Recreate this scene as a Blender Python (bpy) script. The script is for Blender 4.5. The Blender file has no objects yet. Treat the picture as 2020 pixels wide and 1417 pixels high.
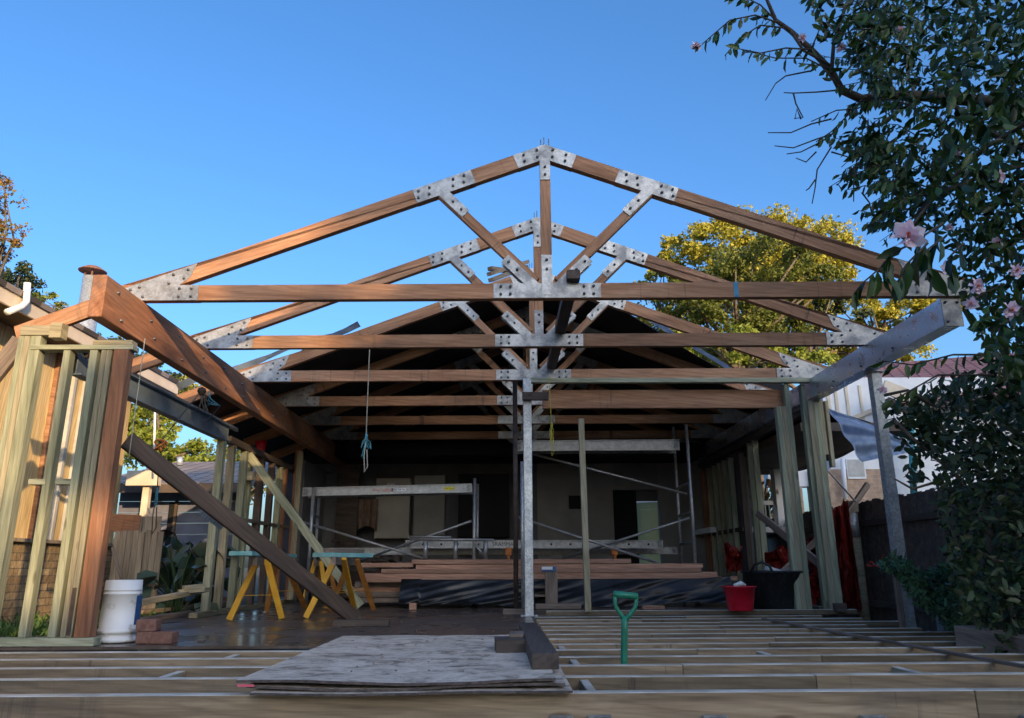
import bpy, bmesh, math, random
import numpy as np
from mathutils import Matrix, Vector, noise
random.seed(11)
rng = np.random.default_rng(5)
SC = bpy.context.scene
R = math.radians
# ------------------------------------------------------------------ camera, sky, sun, exposure
FOC = 1483.0                                    # focal length in photo pixels (photo 2020 x 1417)
EYE = Vector((0, 0, 0.56))                      # eye above the deck level (z = 0)
CAMR = (Matrix.Rotation(R(-0.74), 3, 'Z') @ Matrix.Rotation(R(90 + 15.44), 3, 'X') @ Matrix.Rotation(R(-0.25), 3, 'Z'))
cam = bpy.data.cameras.new('camera')
cam.sensor_width = 36
cam.lens = 36 * FOC / 2020
cam.clip_start = 0.05
cam.clip_end = 3000
camo = bpy.data.objects.new('camera', cam)
SC.collection.objects.link(camo)
camo.matrix_world = Matrix.Translation(EYE) @ CAMR.to_4x4()
SC.camera = camo
SUN_AZ = math.atan2(0.50, -1.0)                 # sun stands behind the camera, to the right
SUN_EL = R(13.0)
world = bpy.data.worlds.new('World')
SC.world = world
world.use_nodes = True
wn = world.node_tree
sky = wn.nodes.new('ShaderNodeTexSky')
sky.sky_type = 'NISHITA'
sky.sun_disc = False
sky.sun_elevation = SUN_EL
sky.sun_rotation = SUN_AZ
sky.air_density = 1.0
sky.dust_density = 4.0
sky.ozone_density = 4.0
bg = wn.nodes['Background']
hs = wn.nodes.new('ShaderNodeHueSaturation')
hs.inputs['Saturation'].default_value = 1.14
hs.inputs['Hue'].default_value = 0.503
wn.links.new(sky.outputs[0], hs.inputs['Color'])
wn.links.new(hs.outputs[0], bg.inputs[0])
bg.inputs[1].default_value = 0.15
sun = bpy.data.lights.new('sun', 'SUN')
sun.energy = 2.5
sun.angle = R(0.5)
sun.color = (1.0, 0.68, 0.35)
suno = bpy.data.objects.new('sun', sun)
SC.collection.objects.link(suno)
sd = Vector((math.sin(SUN_AZ) * math.cos(SUN_EL), math.cos(SUN_AZ) * math.cos(SUN_EL), math.sin(SUN_EL)))
suno.rotation_euler = (-sd).to_track_quat('-Z', 'Y').to_euler()
suno.location = sd * 40
SC.view_settings.view_transform = 'Standard'
SC.view_settings.look = 'None'
SC.view_settings.exposure = 1.36
SC.view_settings.gamma = 1
SC.render.engine = 'CYCLES'
SC.cycles.max_bounces = 6
SC.cycles.transparent_max_bounces = 4
SC.cycles.use_denoising = True

# ------------------------------------------------------------------ measuring helpers
def ray(px, py):
    return CAMR @ Vector(((px - 1010) / FOC, (708.5 - py) / FOC, -1))
def W(px, py, Y):
    d = ray(px, py); return EYE + d * (Y / d.y)
def WX(px, py, X):
    d = ray(px, py); return EYE + d * (X / d.x)
def WZ(px, py, Z):
    d = ray(px, py); return EYE + d * ((Z - EYE.z) / d.z)

# ------------------------------------------------------------------ materials
MATS = {}
def nodes(name, rough=0.7, metal=0.0, spec=0.4):
    m = bpy.data.materials.new(name); m.use_nodes = True
    nt = m.node_tree; b = nt.nodes['Principled BSDF']
    b.inputs['Roughness'].default_value = rough
    b.inputs['Metallic'].default_value = metal
    b.inputs['Specular IOR Level'].default_value = spec
    MATS[name] = m
    return m, nt, b
def N(nt, t, **kw):
    n = nt.nodes.new(t)
    for k, v in kw.items():
        if k in n.inputs: n.inputs[k].default_value = v
        else: setattr(n, k, v)
    return n
def ramp(nt, fac, stops):
    r = nt.nodes.new('ShaderNodeValToRGB')
    e = r.color_ramp.elements
    while len(e) < len(stops): e.new(0.5)
    for q, (p, c) in zip(e, stops):
        q.position = p; q.color = (*c, 1) if len(c) == 3 else c
    nt.links.new(fac, r.inputs[0])
    return r.outputs[0]
def mixc(nt, mode, fac, a, b):
    m = nt.nodes.new('ShaderNodeMix'); m.data_type = 'RGBA'; m.blend_type = mode
    if isinstance(fac, (int, float)): m.inputs[0].default_value = fac
    else: nt.links.new(fac, m.inputs[0])
    for s, v in ((6, a), (7, b)):
        if isinstance(v, (tuple, list)): m.inputs[s].default_value = (*v, 1)
        else: nt.links.new(v, m.inputs[s])
    return m.outputs[2]
def coords(nt, scale, rnd=True):
    tc = nt.nodes.new('ShaderNodeTexCoord'); mp = nt.nodes.new('ShaderNodeMapping')
    mp.inputs['Scale'].default_value = scale
    nt.links.new(tc.outputs['Object'], mp.inputs['Vector'])
    if rnd:
        oi = nt.nodes.new('ShaderNodeObjectInfo')
        mu = nt.nodes.new('ShaderNodeVectorMath'); mu.operation = 'SCALE'
        mu.inputs[0].default_value = (31.7, 17.3, 23.1)
        nt.links.new(oi.outputs['Random'], mu.inputs['Scale'])
        nt.links.new(mu.outputs[0], mp.inputs['Location'])
    return mp.outputs[0]
def noise_t(nt, vec, scale, detail=4, rough=0.55, dist=0.0):
    n = nt.nodes.new('ShaderNodeTexNoise')
    n.inputs['Scale'].default_value = scale; n.inputs['Detail'].default_value = detail
    n.inputs['Roughness'].default_value = rough; n.inputs['Distortion'].default_value = dist
    nt.links.new(vec, n.inputs['Vector'])
    return n.outputs[0]
def bump(nt, b, h, strength=0.3, dist=0.01):
    k = nt.nodes.new('ShaderNodeBump'); k.inputs['Strength'].default_value = strength
    k.inputs['Distance'].default_value = dist
    nt.links.new(h, k.inputs['Height']); nt.links.new(k.outputs[0], b.inputs['Normal'])
def wood(name, dark, mid, light, rough=0.72, stain=0.5, stainc=(0.05, 0.045, 0.04), knots=True, objvar=0.25, rings=1.0, drip=0):
    m, nt, b = nodes(name, rough)
    v = coords(nt, (0.55, 5.0, 5.0))
    n1 = noise_t(nt, v, 2.2, 3, 0.5, 0.6)
    w = nt.nodes.new('ShaderNodeTexWave'); w.wave_type = 'BANDS'; w.bands_direction = 'DIAGONAL'
    w.inputs['Scale'].default_value = 2.6 * rings; w.inputs['Distortion'].default_value = 7.5
    w.inputs['Detail'].default_value = 3; w.inputs['Detail Scale'].default_value = 0.9
    nt.links.new(v, w.inputs['Vector'])
    c = ramp(nt, n1, [(0.28, dark), (0.5, mid), (0.74, light)])
    c = mixc(nt, 'MULTIPLY', 0.35, c, ramp(nt, w.outputs['Color'], [(0.0, (0.5, 0.45, 0.42)), (0.45, (1, 1, 1)), (1, (1.0, 1.0, 1.0))]))
    vf = coords(nt, (1.5, 55, 55))
    nf = noise_t(nt, vf, 2.0, 4, 0.6)
    c = mixc(nt, 'MULTIPLY', 0.6, c, ramp(nt, nf, [(0.3, (0.62, 0.6, 0.58)), (0.6, (1.08, 1.06, 1.04))]))
    if knots:
        vk = coords(nt, (1.1, 4.0, 4.0))
        vo = nt.nodes.new('ShaderNodeTexVoronoi'); vo.inputs['Scale'].default_value = 1.7
        nt.links.new(vk, vo.inputs['Vector'])
        c = mixc(nt, 'MULTIPLY', 0.75, c, ramp(nt, vo.outputs['Distance'], [(0.0, (0.2, 0.15, 0.12)), (0.07, (0.45, 0.38, 0.33)), (0.12, (1, 1, 1))]))
    if stain:
        vs = coords(nt, (0.9, 2.2, 2.2))
        ns = noise_t(nt, vs, 1.6, 6, 0.65)
        f = ramp(nt, ns, [(0.50, (0, 0, 0)), (0.72, (stain, stain, stain))])
        c = mixc(nt, 'MIX', f, c, stainc)
    if drip:
        nd = noise_t(nt, coords(nt, (9.0, .5, .5)), 1.5, 5, 0.7)
        nm = noise_t(nt, coords(nt, (1.3, .3, .3)), 1.1, 2, 0.5)
        f1 = ramp(nt, nd, [(0.56, (0, 0, 0)), (0.66, (drip,) * 3)])
        f2 = ramp(nt, nm, [(0.50, (0, 0, 0)), (0.60, (1, 1, 1))])
        c = mixc(nt, 'MIX', mixc(nt, 'MULTIPLY', 1.0, f1, f2), c, (0.055, 0.042, 0.036))
    oi = nt.nodes.new('ShaderNodeObjectInfo')
    o = ramp(nt, oi.outputs['Random'], [(0, (1 - objvar,) * 3), (1, (1 + objvar * 0.7, 1 + objvar * 0.6, 1 + objvar * 0.55))])
    c = mixc(nt, 'MULTIPLY', 1.0, c, o)
    nt.links.new(c, b.inputs['Base Color'])
    bump(nt, b, nf, 0.25, 0.004)
    return m
def plain(name, c1, c2, rough=0.6, metal=0.0, scale=6, bumpk=0.1, detail=5, spec=0.4, stops=(0.35, 0.65)):
    m, nt, b = nodes(name, rough, metal, spec)
    v = coords(nt, (1, 1, 1))
    n = noise_t(nt, v, scale, detail, 0.6)
    nt.links.new(ramp(nt, n, [(stops[0], c1), (stops[1], c2)]), b.inputs['Base Color'])
    if bumpk: bump(nt, b, n, bumpk, 0.01)
    return m
def galv(name, lo, hi, metal=0.55, rough=0.42, smudge=0.6, bk=0.08):
    m, nt, b = nodes(name, rough, metal)
    v = coords(nt, (1, 1, 1))
    vo = nt.nodes.new('ShaderNodeTexVoronoi'); vo.inputs['Scale'].default_value = 55
    nt.links.new(v, vo.inputs['Vector'])
    c = ramp(nt, vo.outputs['Color'], [(0.1, lo), (0.9, hi)])
    ns = noise_t(nt, v, 7.0, 5, 0.65, 0.4)
    c = mixc(nt, 'MULTIPLY', smudge, c, ramp(nt, ns, [(0.42, (1, 1, 1)), (0.62, (0.42, 0.43, 0.46))]))
    nt.links.new(c, b.inputs['Base Color'])
    nt.links.new(ramp(nt, ns, [(0.3, (rough - .1,) * 3), (0.7, (rough + .15,) * 3)]), b.inputs['Roughness'])
    bump(nt, b, ns, bk, 0.004)
    return m
def leafmat(name, cols, rough=0.45, trans=0.25, spec=0.4, patch=None):
    m, nt, b = nodes(name, rough, 0, spec)
    g = nt.nodes.new('ShaderNodeNewGeometry')
    k = len(cols)
    c = ramp(nt, g.outputs['Random Per Island'], [(i / (k - 1), x) for i, x in enumerate(cols)])
    if patch:
        v = coords(nt, (1, 1, 1), False)
        n = noise_t(nt, v, patch[0], 3, 0.6)
        c = mixc(nt, 'MIX', ramp(nt, n, [(0.42, (0, 0, 0)), (0.58, (1, 1, 1))]), c, patch[1])
    nt.links.new(c, b.inputs['Base Color'])
    if trans:
        t = nt.nodes.new('ShaderNodeBsdfTranslucent'); mx = nt.nodes.new('ShaderNodeMixShader')
        mx.inputs[0].default_value = trans
        nt.links.new(c, t.inputs[0]); nt.links.new(b.outputs[0], mx.inputs[1]); nt.links.new(t.outputs[0], mx.inputs[2])
        nt.links.new(mx.outputs[0], nt.nodes['Material Output'].inputs[0])
    return m
def brickmat(name, c1, c2, mortar, w=0.24, h=0.086, axis='XZ', rough=0.85):
    m, nt, b = nodes(name, rough)
    tc = nt.nodes.new('ShaderNodeTexCoord')
    sp = nt.nodes.new('ShaderNodeSeparateXYZ'); cb = nt.nodes.new('ShaderNodeCombineXYZ')
    nt.links.new(tc.outputs['Object'], sp.inputs[0])
    nt.links.new(sp.outputs['X' if axis == 'XZ' else 'Y'], cb.inputs[0]); nt.links.new(sp.outputs['Z'], cb.inputs[1])
    br = nt.nodes.new('ShaderNodeTexBrick')
    br.inputs['Scale'].default_value = 1; br.inputs['Brick Width'].default_value = w; br.inputs['Row Height'].default_value = h
    br.inputs['Mortar Size'].default_value = 0.008
    br.inputs['Color1'].default_value = (*c1, 1); br.inputs['Color2'].default_value = (*c2, 1); br.inputs['Mortar'].default_value = (*mortar, 1)
    nt.links.new(cb.outputs[0], br.inputs['Vector'])
    n = noise_t(nt, tc.outputs['Object'], 9, 5, 0.65)
    c = mixc(nt, 'MULTIPLY', 0.7, br.outputs['Color'], ramp(nt, n, [(0.3, (0.55, 0.55, 0.55)), (0.7, (1.15, 1.12, 1.08))]))
    nt.links.new(c, b.inputs['Base Color'])
    bump(nt, b, n if 'stone' in name else br.outputs['Fac'], 1.0 if 'stone' in name else -0.6, 0.03 if 'stone' in name else 0.01)
    return m

M_HARD = wood('hardwood', (0.26, 0.13, 0.07), (0.39, 0.205, 0.115), (0.50, 0.29, 0.175), stain=0.45, stainc=(0.11, 0.08, 0.065), knots=False, objvar=0.25, drip=0.75)
M_BEAM = wood('hardwood_beam', (0.22, 0.095, 0.05), (0.34, 0.155, 0.08), (0.43, 0.22, 0.125), stain=0.65, stainc=(0.12, 0.085, 0.075), knots=False, objvar=0.1, drip=0.5)
M_PINE = wood('treated_pine', (0.26, 0.235, 0.15), (0.38, 0.35, 0.24), (0.48, 0.44, 0.315), stain=0.4, stainc=(0.20, 0.18, 0.13), objvar=0.22)
M_GREEN = wood('green_treated_pine', (0.20, 0.225, 0.15), (0.32, 0.345, 0.245), (0.42, 0.43, 0.32), stain=0.3, stainc=(0.17, 0.18, 0.13), objvar=0.2)
M_JOIST = wood('joist_pine', (0.16, 0.118, 0.075), (0.265, 0.20, 0.128), (0.36, 0.28, 0.185), stain=0.7, stainc=(0.085, 0.068, 0.055), objvar=0.45, rough=0.6, drip=0.7)
M_JTOP = plain('wet_joist_edge_painted_sheen', (0.42, 0.37, 0.30), (0.72, 0.67, 0.59), 0.33, 0, 5, 0.15, 8)  # joist tops made paler in colour to imitate wet wood reflecting the sky
M_BRACE = wood('dark_brace_timber', (0.055, 0.039, 0.030), (0.09, 0.064, 0.048), (0.14, 0.098, 0.074), stain=0.45, stainc=(0.055, 0.045, 0.04), knots=False, objvar=0.1)
M_OLD = wood('weathered_timber', (0.135, 0.111, 0.094), (0.216, 0.176, 0.15), (0.311, 0.26, 0.219), stain=0.5, stainc=(0.07, 0.06, 0.055), objvar=0.25, rings=1.6)
M_DARKW = wood('dark_wet_timber', (0.055, 0.042, 0.036), (0.085, 0.066, 0.056), (0.13, 0.10, 0.085), stain=0.4, stainc=(0.03, 0.026, 0.024), objvar=0.2)
M_DECKB = wood('decking_board', (0.30, 0.165, 0.115), (0.42, 0.245, 0.175), (0.52, 0.325, 0.235), stain=0.2, stainc=(0.18, 0.12, 0.09), knots=False, objvar=0.22)
M_PALE = wood('fence_paling_wood', (0.20, 0.165, 0.125), (0.32, 0.27, 0.21), (0.42, 0.37, 0.29), stain=0.5, stainc=(0.18, 0.15, 0.12), objvar=0.3)
M_PALED = wood('dark_paling_wood', (0.075, 0.067, 0.065), (0.12, 0.105, 0.10), (0.175, 0.15, 0.14), stain=0.4, stainc=(0.06, 0.055, 0.055), objvar=0.3)
M_GALV = galv('galvanised_plate', (0.36, 0.365, 0.37), (0.47, 0.475, 0.48), 0.5, 0.46, 0.7, 0.03)
M_GALVP = galv('galvanised_steel', (0.38, 0.42, 0.45), (0.62, 0.66, 0.70), 0.5, 0.38, 0.35, 0.03)
M_GALVB = galv('galvanised_beam', (0.66, 0.72, 0.80), (0.74, 0.80, 0.88), 0.85, 0.30, 0.12, 0.012)
M_ALU = plain('aluminium', (0.24, 0.25, 0.26), (0.36, 0.37, 0.38), 0.42, 0.6, 14, 0.05)
M_BOLT = plain('bolt_steel', (0.10, 0.11, 0.12), (0.26, 0.27, 0.29), 0.4, 0.7, 30, 0.0)
M_TEALST = plain('primed_steel', (0.13, 0.18, 0.23), (0.20, 0.26, 0.32), 0.5, 0.2, 5, 0.05)
M_RUSTY = plain('dark_rusty_steel', (0.05, 0.04, 0.038), (0.11, 0.075, 0.06), 0.6, 0.3, 12, 0.1)
M_YEL = plain('yellow_paint', (0.62, 0.30, 0.025), (0.72, 0.40, 0.04), 0.55, 0, 8, 0.08, stops=(0.25, 0.6))
M_ORANGEW = plain('orange_stained_wood', (0.26, 0.10, 0.02), (0.40, 0.18, 0.04), 0.6, 0, 10, 0.1)
M_TEAL = plain('teal_painted_board', (0.13, 0.36, 0.38), (0.27, 0.50, 0.50), 0.6, 0, 6, 0.1)
M_TEALD = plain('teal_board_end', (0.03, 0.22, 0.27), (0.06, 0.30, 0.34), 0.6, 0, 8, 0.1)
M_WPLAST = plain('white_plastic', (0.34, 0.29, 0.24), (0.78, 0.78, 0.78), 0.42, 0, 6, 0.05, 8, stops=(0.30, 0.42))
M_BLUEP = plain('blue_label', (0.02, 0.08, 0.22), (0.04, 0.14, 0.32), 0.4, 0, 9, 0.0)
M_REDP = plain('red_plastic', (0.55, 0.012, 0.03), (0.68, 0.02, 0.05), 0.38, 0, 7, 0.02)
M_BLACKR = plain('black_rubber', (0.012, 0.013, 0.015), (0.035, 0.038, 0.042), 0.55, 0, 22, 0.25, stops=(0.5, 0.72))
M_GREENP = plain('green_handle', (0.012, 0.15, 0.09), (0.025, 0.24, 0.15), 0.38, 0, 9, 0.04, spec=0.45)
M_BRICKR = plain('red_brick', (0.15, 0.075, 0.058), (0.24, 0.125, 0.098), 0.9, 0, 26, 0.5)
M_BLACKPL = plain('black_plastic_film', (0.008, 0.009, 0.011), (0.016, 0.017, 0.02), 0.33, 0, 5, 0.05, spec=0.42)
M_TARPU = plain('black_sarking', (0.010, 0.011, 0.015), (0.022, 0.023, 0.028), 0.7, 0, 4, 0.1)
M_SILV = plain('silver_blue_tarp', (0.30, 0.41, 0.60), (0.48, 0.60, 0.78), 0.45, 0.1, 9, 0.4)
M_REDT = plain('red_tarp', (0.17, 0.010, 0.009), (0.32, 0.028, 0.02), 0.4, 0, 5, 0.25)
M_WHITE = plain('white_paint', (0.68, 0.70, 0.74), (0.80, 0.81, 0.84), 0.6, 0, 3, 0.03)
M_CREAM = plain('cream_paint', (0.60, 0.50, 0.38), (0.70, 0.60, 0.47), 0.6, 0, 3, 0.05)
M_YWALL = wood('yellow_cladding', (0.58, 0.42, 0.20), (0.70, 0.53, 0.27), (0.78, 0.62, 0.34), stain=0.2, stainc=(0.45, 0.32, 0.16), knots=False, objvar=0.12)
M_BATTEN = plain('grey_cover_strip', (0.38, 0.38, 0.38), (0.52, 0.52, 0.50), 0.6, 0, 6, 0.05)
M_SOFFIT = plain('dark_eave', (0.07, 0.05, 0.04), (0.12, 0.09, 0.07), 0.7, 0, 4, 0.1)
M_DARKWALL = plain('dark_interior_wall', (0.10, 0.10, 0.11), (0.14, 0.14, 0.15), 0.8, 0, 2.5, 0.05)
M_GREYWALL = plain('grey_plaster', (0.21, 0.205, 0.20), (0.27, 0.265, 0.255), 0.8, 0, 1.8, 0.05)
M_CUPB = plain('cupboard_door', (0.32, 0.30, 0.28), (0.38, 0.36, 0.33), 0.6, 0, 2, 0.02)
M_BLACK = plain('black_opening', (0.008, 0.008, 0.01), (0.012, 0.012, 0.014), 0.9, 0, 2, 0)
M_CLOTH = plain('tan_cloth', (0.30, 0.21, 0.16), (0.42, 0.31, 0.25), 0.9, 0, 6, 0.2)
M_BARK = plain('tree_bark', (0.07, 0.055, 0.045), (0.16, 0.13, 0.10), 0.9, 0, 9, 0.5)
M_BARKD = plain('camellia_bark', (0.030, 0.026, 0.022), (0.07, 0.06, 0.05), 0.85, 0, 18, 0.4)
M_ROPEB = plain('blue_rope', (0.05, 0.20, 0.26), (0.10, 0.34, 0.42), 0.8, 0, 60, 0.3)
M_ROPEY = plain('yellow_rope', (0.38, 0.32, 0.03), (0.5, 0.44, 0.08), 0.8, 0, 60, 0.3)
M_ROPEG = plain('pale_string', (0.34, 0.33, 0.27), (0.48, 0.46, 0.38), 0.8, 0, 60, 0.2)
M_BLUEGREY = plain('blue_grey_boards', (0.13, 0.14, 0.20), (0.18, 0.19, 0.26), 0.7, 0, 3, 0.05)
M_PINKP = plain('pink_marker_paint', (0.70, 0.10, 0.16), (0.80, 0.16, 0.22), 0.6, 0, 20, 0)
M_BLUEM = plain('blue_marker_paint', (0.05, 0.24, 0.42), (0.09, 0.34, 0.52), 0.6, 0, 20, 0)
M_REDINK = plain('red_ink', (0.45, 0.03, 0.03), (0.5, 0.04, 0.04), 0.6, 0, 20, 0)
M_BLKINK = plain('black_ink', (0.02, 0.02, 0.02), (0.03, 0.03, 0.03), 0.6, 0, 20, 0)
M_YSTICK = plain('yellow_sticker', (0.62, 0.55, 0.03), (0.68, 0.6, 0.05), 0.5, 0, 20, 0)
M_ORCLAMP = plain('orange_castor', (0.38, 0.11, 0.02), (0.5, 0.17, 0.03), 0.5, 0, 12, 0.05)
M_PETAL = leafmat('pink_petal', [(0.74, 0.50, 0.60), (0.80, 0.62, 0.70), (0.82, 0.72, 0.77)], 0.55, 0.3)
M_STAMEN = plain('stamen_red', (0.5, 0.10, 0.08), (0.6, 0.2, 0.08), 0.6, 0, 30, 0)
M_CAML = leafmat('camellia_leaf', [(0.008, 0.022, 0.006), (0.016, 0.042, 0.010), (0.030, 0.072, 0.016), (0.065, 0.12, 0.025)], 0.42, 0.14, 0.35)
M_SHRUB = leafmat('shrub_leaf', [(0.010, 0.022, 0.010), (0.022, 0.048, 0.018), (0.038, 0.075, 0.026), (0.085, 0.10, 0.055)], 0.48, 0.1, 0.35)
M_FERN = leafmat('ferny_leaf', [(0.025, 0.07, 0.035), (0.04, 0.11, 0.05), (0.06, 0.14, 0.06)], 0.5, 0.15)
M_GOLD = leafmat('golden_leaf', [(0.24, 0.23, 0.025), (0.38, 0.35, 0.04), (0.48, 0.42, 0.05), (0.18, 0.21, 0.035)], 0.6, 0.3)
M_JACA = leafmat('jacaranda_leaf', [(0.07, 0.10, 0.018), (0.12, 0.15, 0.025), (0.18, 0.19, 0.03)], 0.6, 0.3)
M_LIME = leafmat('lime_leaf', [(0.12, 0.17, 0.025), (0.20, 0.25, 0.03), (0.29, 0.31, 0.05)], 0.6, 0.3)
M_DGREEN = leafmat('dark_tree_leaf', [(0.02, 0.04, 0.022), (0.04, 0.065, 0.03), (0.09, 0.11, 0.03)], 0.6, 0.2)
M_RUST = leafmat('autumn_leaf', [(0.22, 0.09, 0.03), (0.30, 0.16, 0.04), (0.10, 0.10, 0.03), (0.25, 0.20, 0.05)], 0.6, 0.3)
M_BIGLEAF = leafmat('broad_plant_leaf', [(0.018, 0.035, 0.028), (0.04, 0.075, 0.055), (0.07, 0.12, 0.095)], 0.32, 0.12, 0.5)
M_BRONZE = leafmat('bronze_leaf', [(0.03, 0.02, 0.02), (0.06, 0.03, 0.03)], 0.35, 0.1, 0.5)
M_STONEB = brickmat('sandstone_brick', (0.26, 0.185, 0.11), (0.46, 0.35, 0.21), (0.20, 0.16, 0.115), 0.31, 0.085, 'YZ')
M_HBRICK = brickmat('brown_brick', (0.42, 0.28, 0.20), (0.52, 0.36, 0.26), (0.45, 0.38, 0.32), 0.24, 0.086, 'XZ')
def tilemat(name, c1, c2, rot=False):
    m, nt, b = nodes(name, 0.75)
    tc = nt.nodes.new('ShaderNodeTexCoord')
    br = nt.nodes.new('ShaderNodeTexBrick')
    br.inputs['Scale'].default_value = 1; br.inputs['Brick Width'].default_value = 0.3; br.inputs['Row Height'].default_value = 0.3
    br.inputs['Mortar Size'].default_value = 0.022
    br.inputs['Color1'].default_value = (*c1, 1); br.inputs['Color2'].default_value = (*c2, 1)
    br.inputs['Mortar'].default_value = (c1[0] * .35, c1[1] * .35, c1[2] * .35, 1)
    nt.links.new(tc.outputs['Object'], br.inputs['Vector'])
    n = noise_t(nt, tc.outputs['Object'], 3, 5, 0.6)
    nt.links.new(mixc(nt, 'MULTIPLY', 0.6, br.outputs['Color'], ramp(nt, n, [(0.3, (0.6, 0.6, 0.6)), (0.7, (1.1, 1.1, 1.1))])), b.inputs['Base Color'])
    bump(nt, b, br.outputs['Fac'], -0.8, 0.03)
    return m
M_RTILE = tilemat('red_roof_tile', (0.36, 0.15, 0.13), (0.45, 0.21, 0.18))
M_GTILE = tilemat('grey_roof_tile', (0.24, 0.20, 0.18), (0.34, 0.29, 0.26))
def floormat():
    m, nt, b = nodes('wet_formply', 0.3)
    v = coords(nt, (1, 1, 1), False)
    n = noise_t(nt, v, 1.6, 6, 0.65)
    c = ramp(nt, n, [(0.3, (0.06, 0.045, 0.038)), (0.55, (0.105, 0.078, 0.064)), (0.75, (0.17, 0.13, 0.105))])
    n2 = noise_t(nt, coords(nt, (1.2, 4, 1), False), 1.1, 6, 0.7)
    c = mixc(nt, 'MIX', ramp(nt, n2, [(0.60, (0, 0, 0)), (0.72, (.55, .55, .55))]), c, (0.24, 0.21, 0.18))
    nt.links.new(c, b.inputs['Base Color'])
    n3 = noise_t(nt, v, 0.8, 4, 0.6)
    nt.links.new(ramp(nt, n3, [(0.42, (0.20,) * 3), (0.62, (0.48,) * 3)]), b.inputs['Roughness'])
    bump(nt, b, noise_t(nt, v, 14, 4, 0.6), 0.06, 0.01)
    return m
M_FLOOR = floormat()
def plymat():
    m, nt, b = nodes('dusty_formply', 0.65)
    v = coords(nt, (1.0, 1.3, 1.0), False)
    n = noise_t(nt, v, 3.4, 10, 0.78, 0.8)
    c = ramp(nt, n, [(0.36, (0.16, 0.12, 0.09)), (0.43, (0.36, 0.28, 0.21)), (0.48, (0.60, 0.49, 0.38)), (0.58, (0.74, 0.62, 0.49))])
    n2 = noise_t(nt, coords(nt, (1.6, 3.2, 2), False), 2.0, 7, 0.74, 1.2)
    c = mixc(nt, 'MIX', ramp(nt, n2, [(0.58, (0, 0, 0)), (0.64, (0.7, 0.7, 0.7))]), c, (0.10, 0.078, 0.06))
    n4 = noise_t(nt, coords(nt, (1, 1, 1), False), 26, 3, 0.6)
    c = mixc(nt, 'MULTIPLY', 0.5, c, ramp(nt, n4, [(0.35, (0.65, 0.65, 0.65)), (0.6, (1.1, 1.1, 1.1))]))
    nt.links.new(c, b.inputs['Base Color'])
    bump(nt, b, n, 0.15, 0.004)
    return m
M_PLY = plymat()
M_PLYE = plain('ply_edge', (0.05, 0.04, 0.036), (0.14, 0.11, 0.10), 0.8, 0, 30, 0.2)
M_GROUND = plain('soil_and_grass', (0.035, 0.040, 0.020), (0.11, 0.085, 0.055), 0.95, 0, 1.3, 0.4, 9)
M_LAWN = leafmat('grass_blade', [(0.05, 0.11, 0.03), (0.08, 0.16, 0.04), (0.12, 0.2, 0.06)], 0.6, 0.2)
# ------------------------------------------------------------------ building helpers
WM = {}
COL = SC.collection
def setp(o, label=None, cat=None, group=None, kind=None):
    for k, v in (('label', label), ('category', cat), ('group', group), ('kind', kind)):
        if v: o[k] = v
    return o
def thing(name, label, cat, loc=(0, 0, 0), rotz=0, group=None):
    o = bpy.data.objects.new(name, None); COL.objects.link(o)
    o.empty_display_size = 0.2
    M = Matrix.Translation(Vector(loc)) @ Matrix.Rotation(rotz, 4, 'Z')
    o.matrix_basis = M; WM[o.name] = M
    return setp(o, label, cat, group)
def link(name, me, mat=None, parent=None, M=None, local=False, label=None, cat=None, group=None, kind=None):
    o = bpy.data.objects.new(name, me); COL.objects.link(o)
    if mat is not None and not me.materials: me.materials.append(mat)
    M = Matrix() if M is None else M
    if parent is not None:
        o.parent = parent
        Mw = WM[parent.name] @ M if local else M
        o.matrix_basis = M if local else WM[parent.name].inverted() @ M
        WM[o.name] = Mw
    else:
        o.matrix_basis = M; WM[o.name] = M
    return setp(o, label, cat, group, kind)
def mesh(bm, name='mesh', smooth=False):
    me = bpy.data.meshes.new(name); bm.normal_update(); bm.to_mesh(me); bm.free()
    if smooth:
        for p in me.polygons: p.use_smooth = True
    return me
def boxbm(bm, sx, sy, sz, c=(0, 0, 0), M=None, bev=0.0):
    r = bmesh.ops.create_cube(bm, size=1)
    vs = r['verts']
    for v in vs: v.co = Vector((v.co.x * sx + c[0], v.co.y * sy + c[1], v.co.z * sz + c[2]))
    if bev:
        es = list({e for v in vs for e in v.link_edges})
        rr = bmesh.ops.bevel(bm, geom=es, offset=bev, segments=1, affect='EDGES')
        vs = list({v for f in rr['faces'] for v in f.verts} | {v for v in vs if v.is_valid})
    if M is not None:
        for v in vs: v.co = M @ v.co
    return vs
def box_me(sx, sy, sz, bev=0.003, c=(0, 0, 0)):
    bm = bmesh.new(); boxbm(bm, sx, sy, sz, c, None, bev); return mesh(bm)
def frame(p0, p1, up=(0, 0, 1)):
    x = (Vector(p1) - Vector(p0)); L = x.length; x.normalize()
    u = Vector(up); z = (u - x * u.dot(x))
    if z.length < 1e-5: z = Vector((0, 1, 0)) - x * x.y
    z.normalize(); y = z.cross(x)
    M = Matrix((x, y, z)).transposed().to_4x4(); M.translation = (Vector(p0) + Vector(p1)) / 2
    return M, L
def tim(name, p0, p1, w, d, mat, parent=None, up=(0, 0, 1), local=False, bev=0.003, top=None, **kw):
    """one length of timber or section from p0 to p1: w across, d along 'up'"""
    M, L = frame(p0, p1, up)
    me = box_me(L, w, d, bev)
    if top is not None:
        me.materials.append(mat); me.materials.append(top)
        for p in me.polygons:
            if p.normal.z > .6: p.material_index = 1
    return link(name, me, mat, parent, M, local, **kw)
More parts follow.
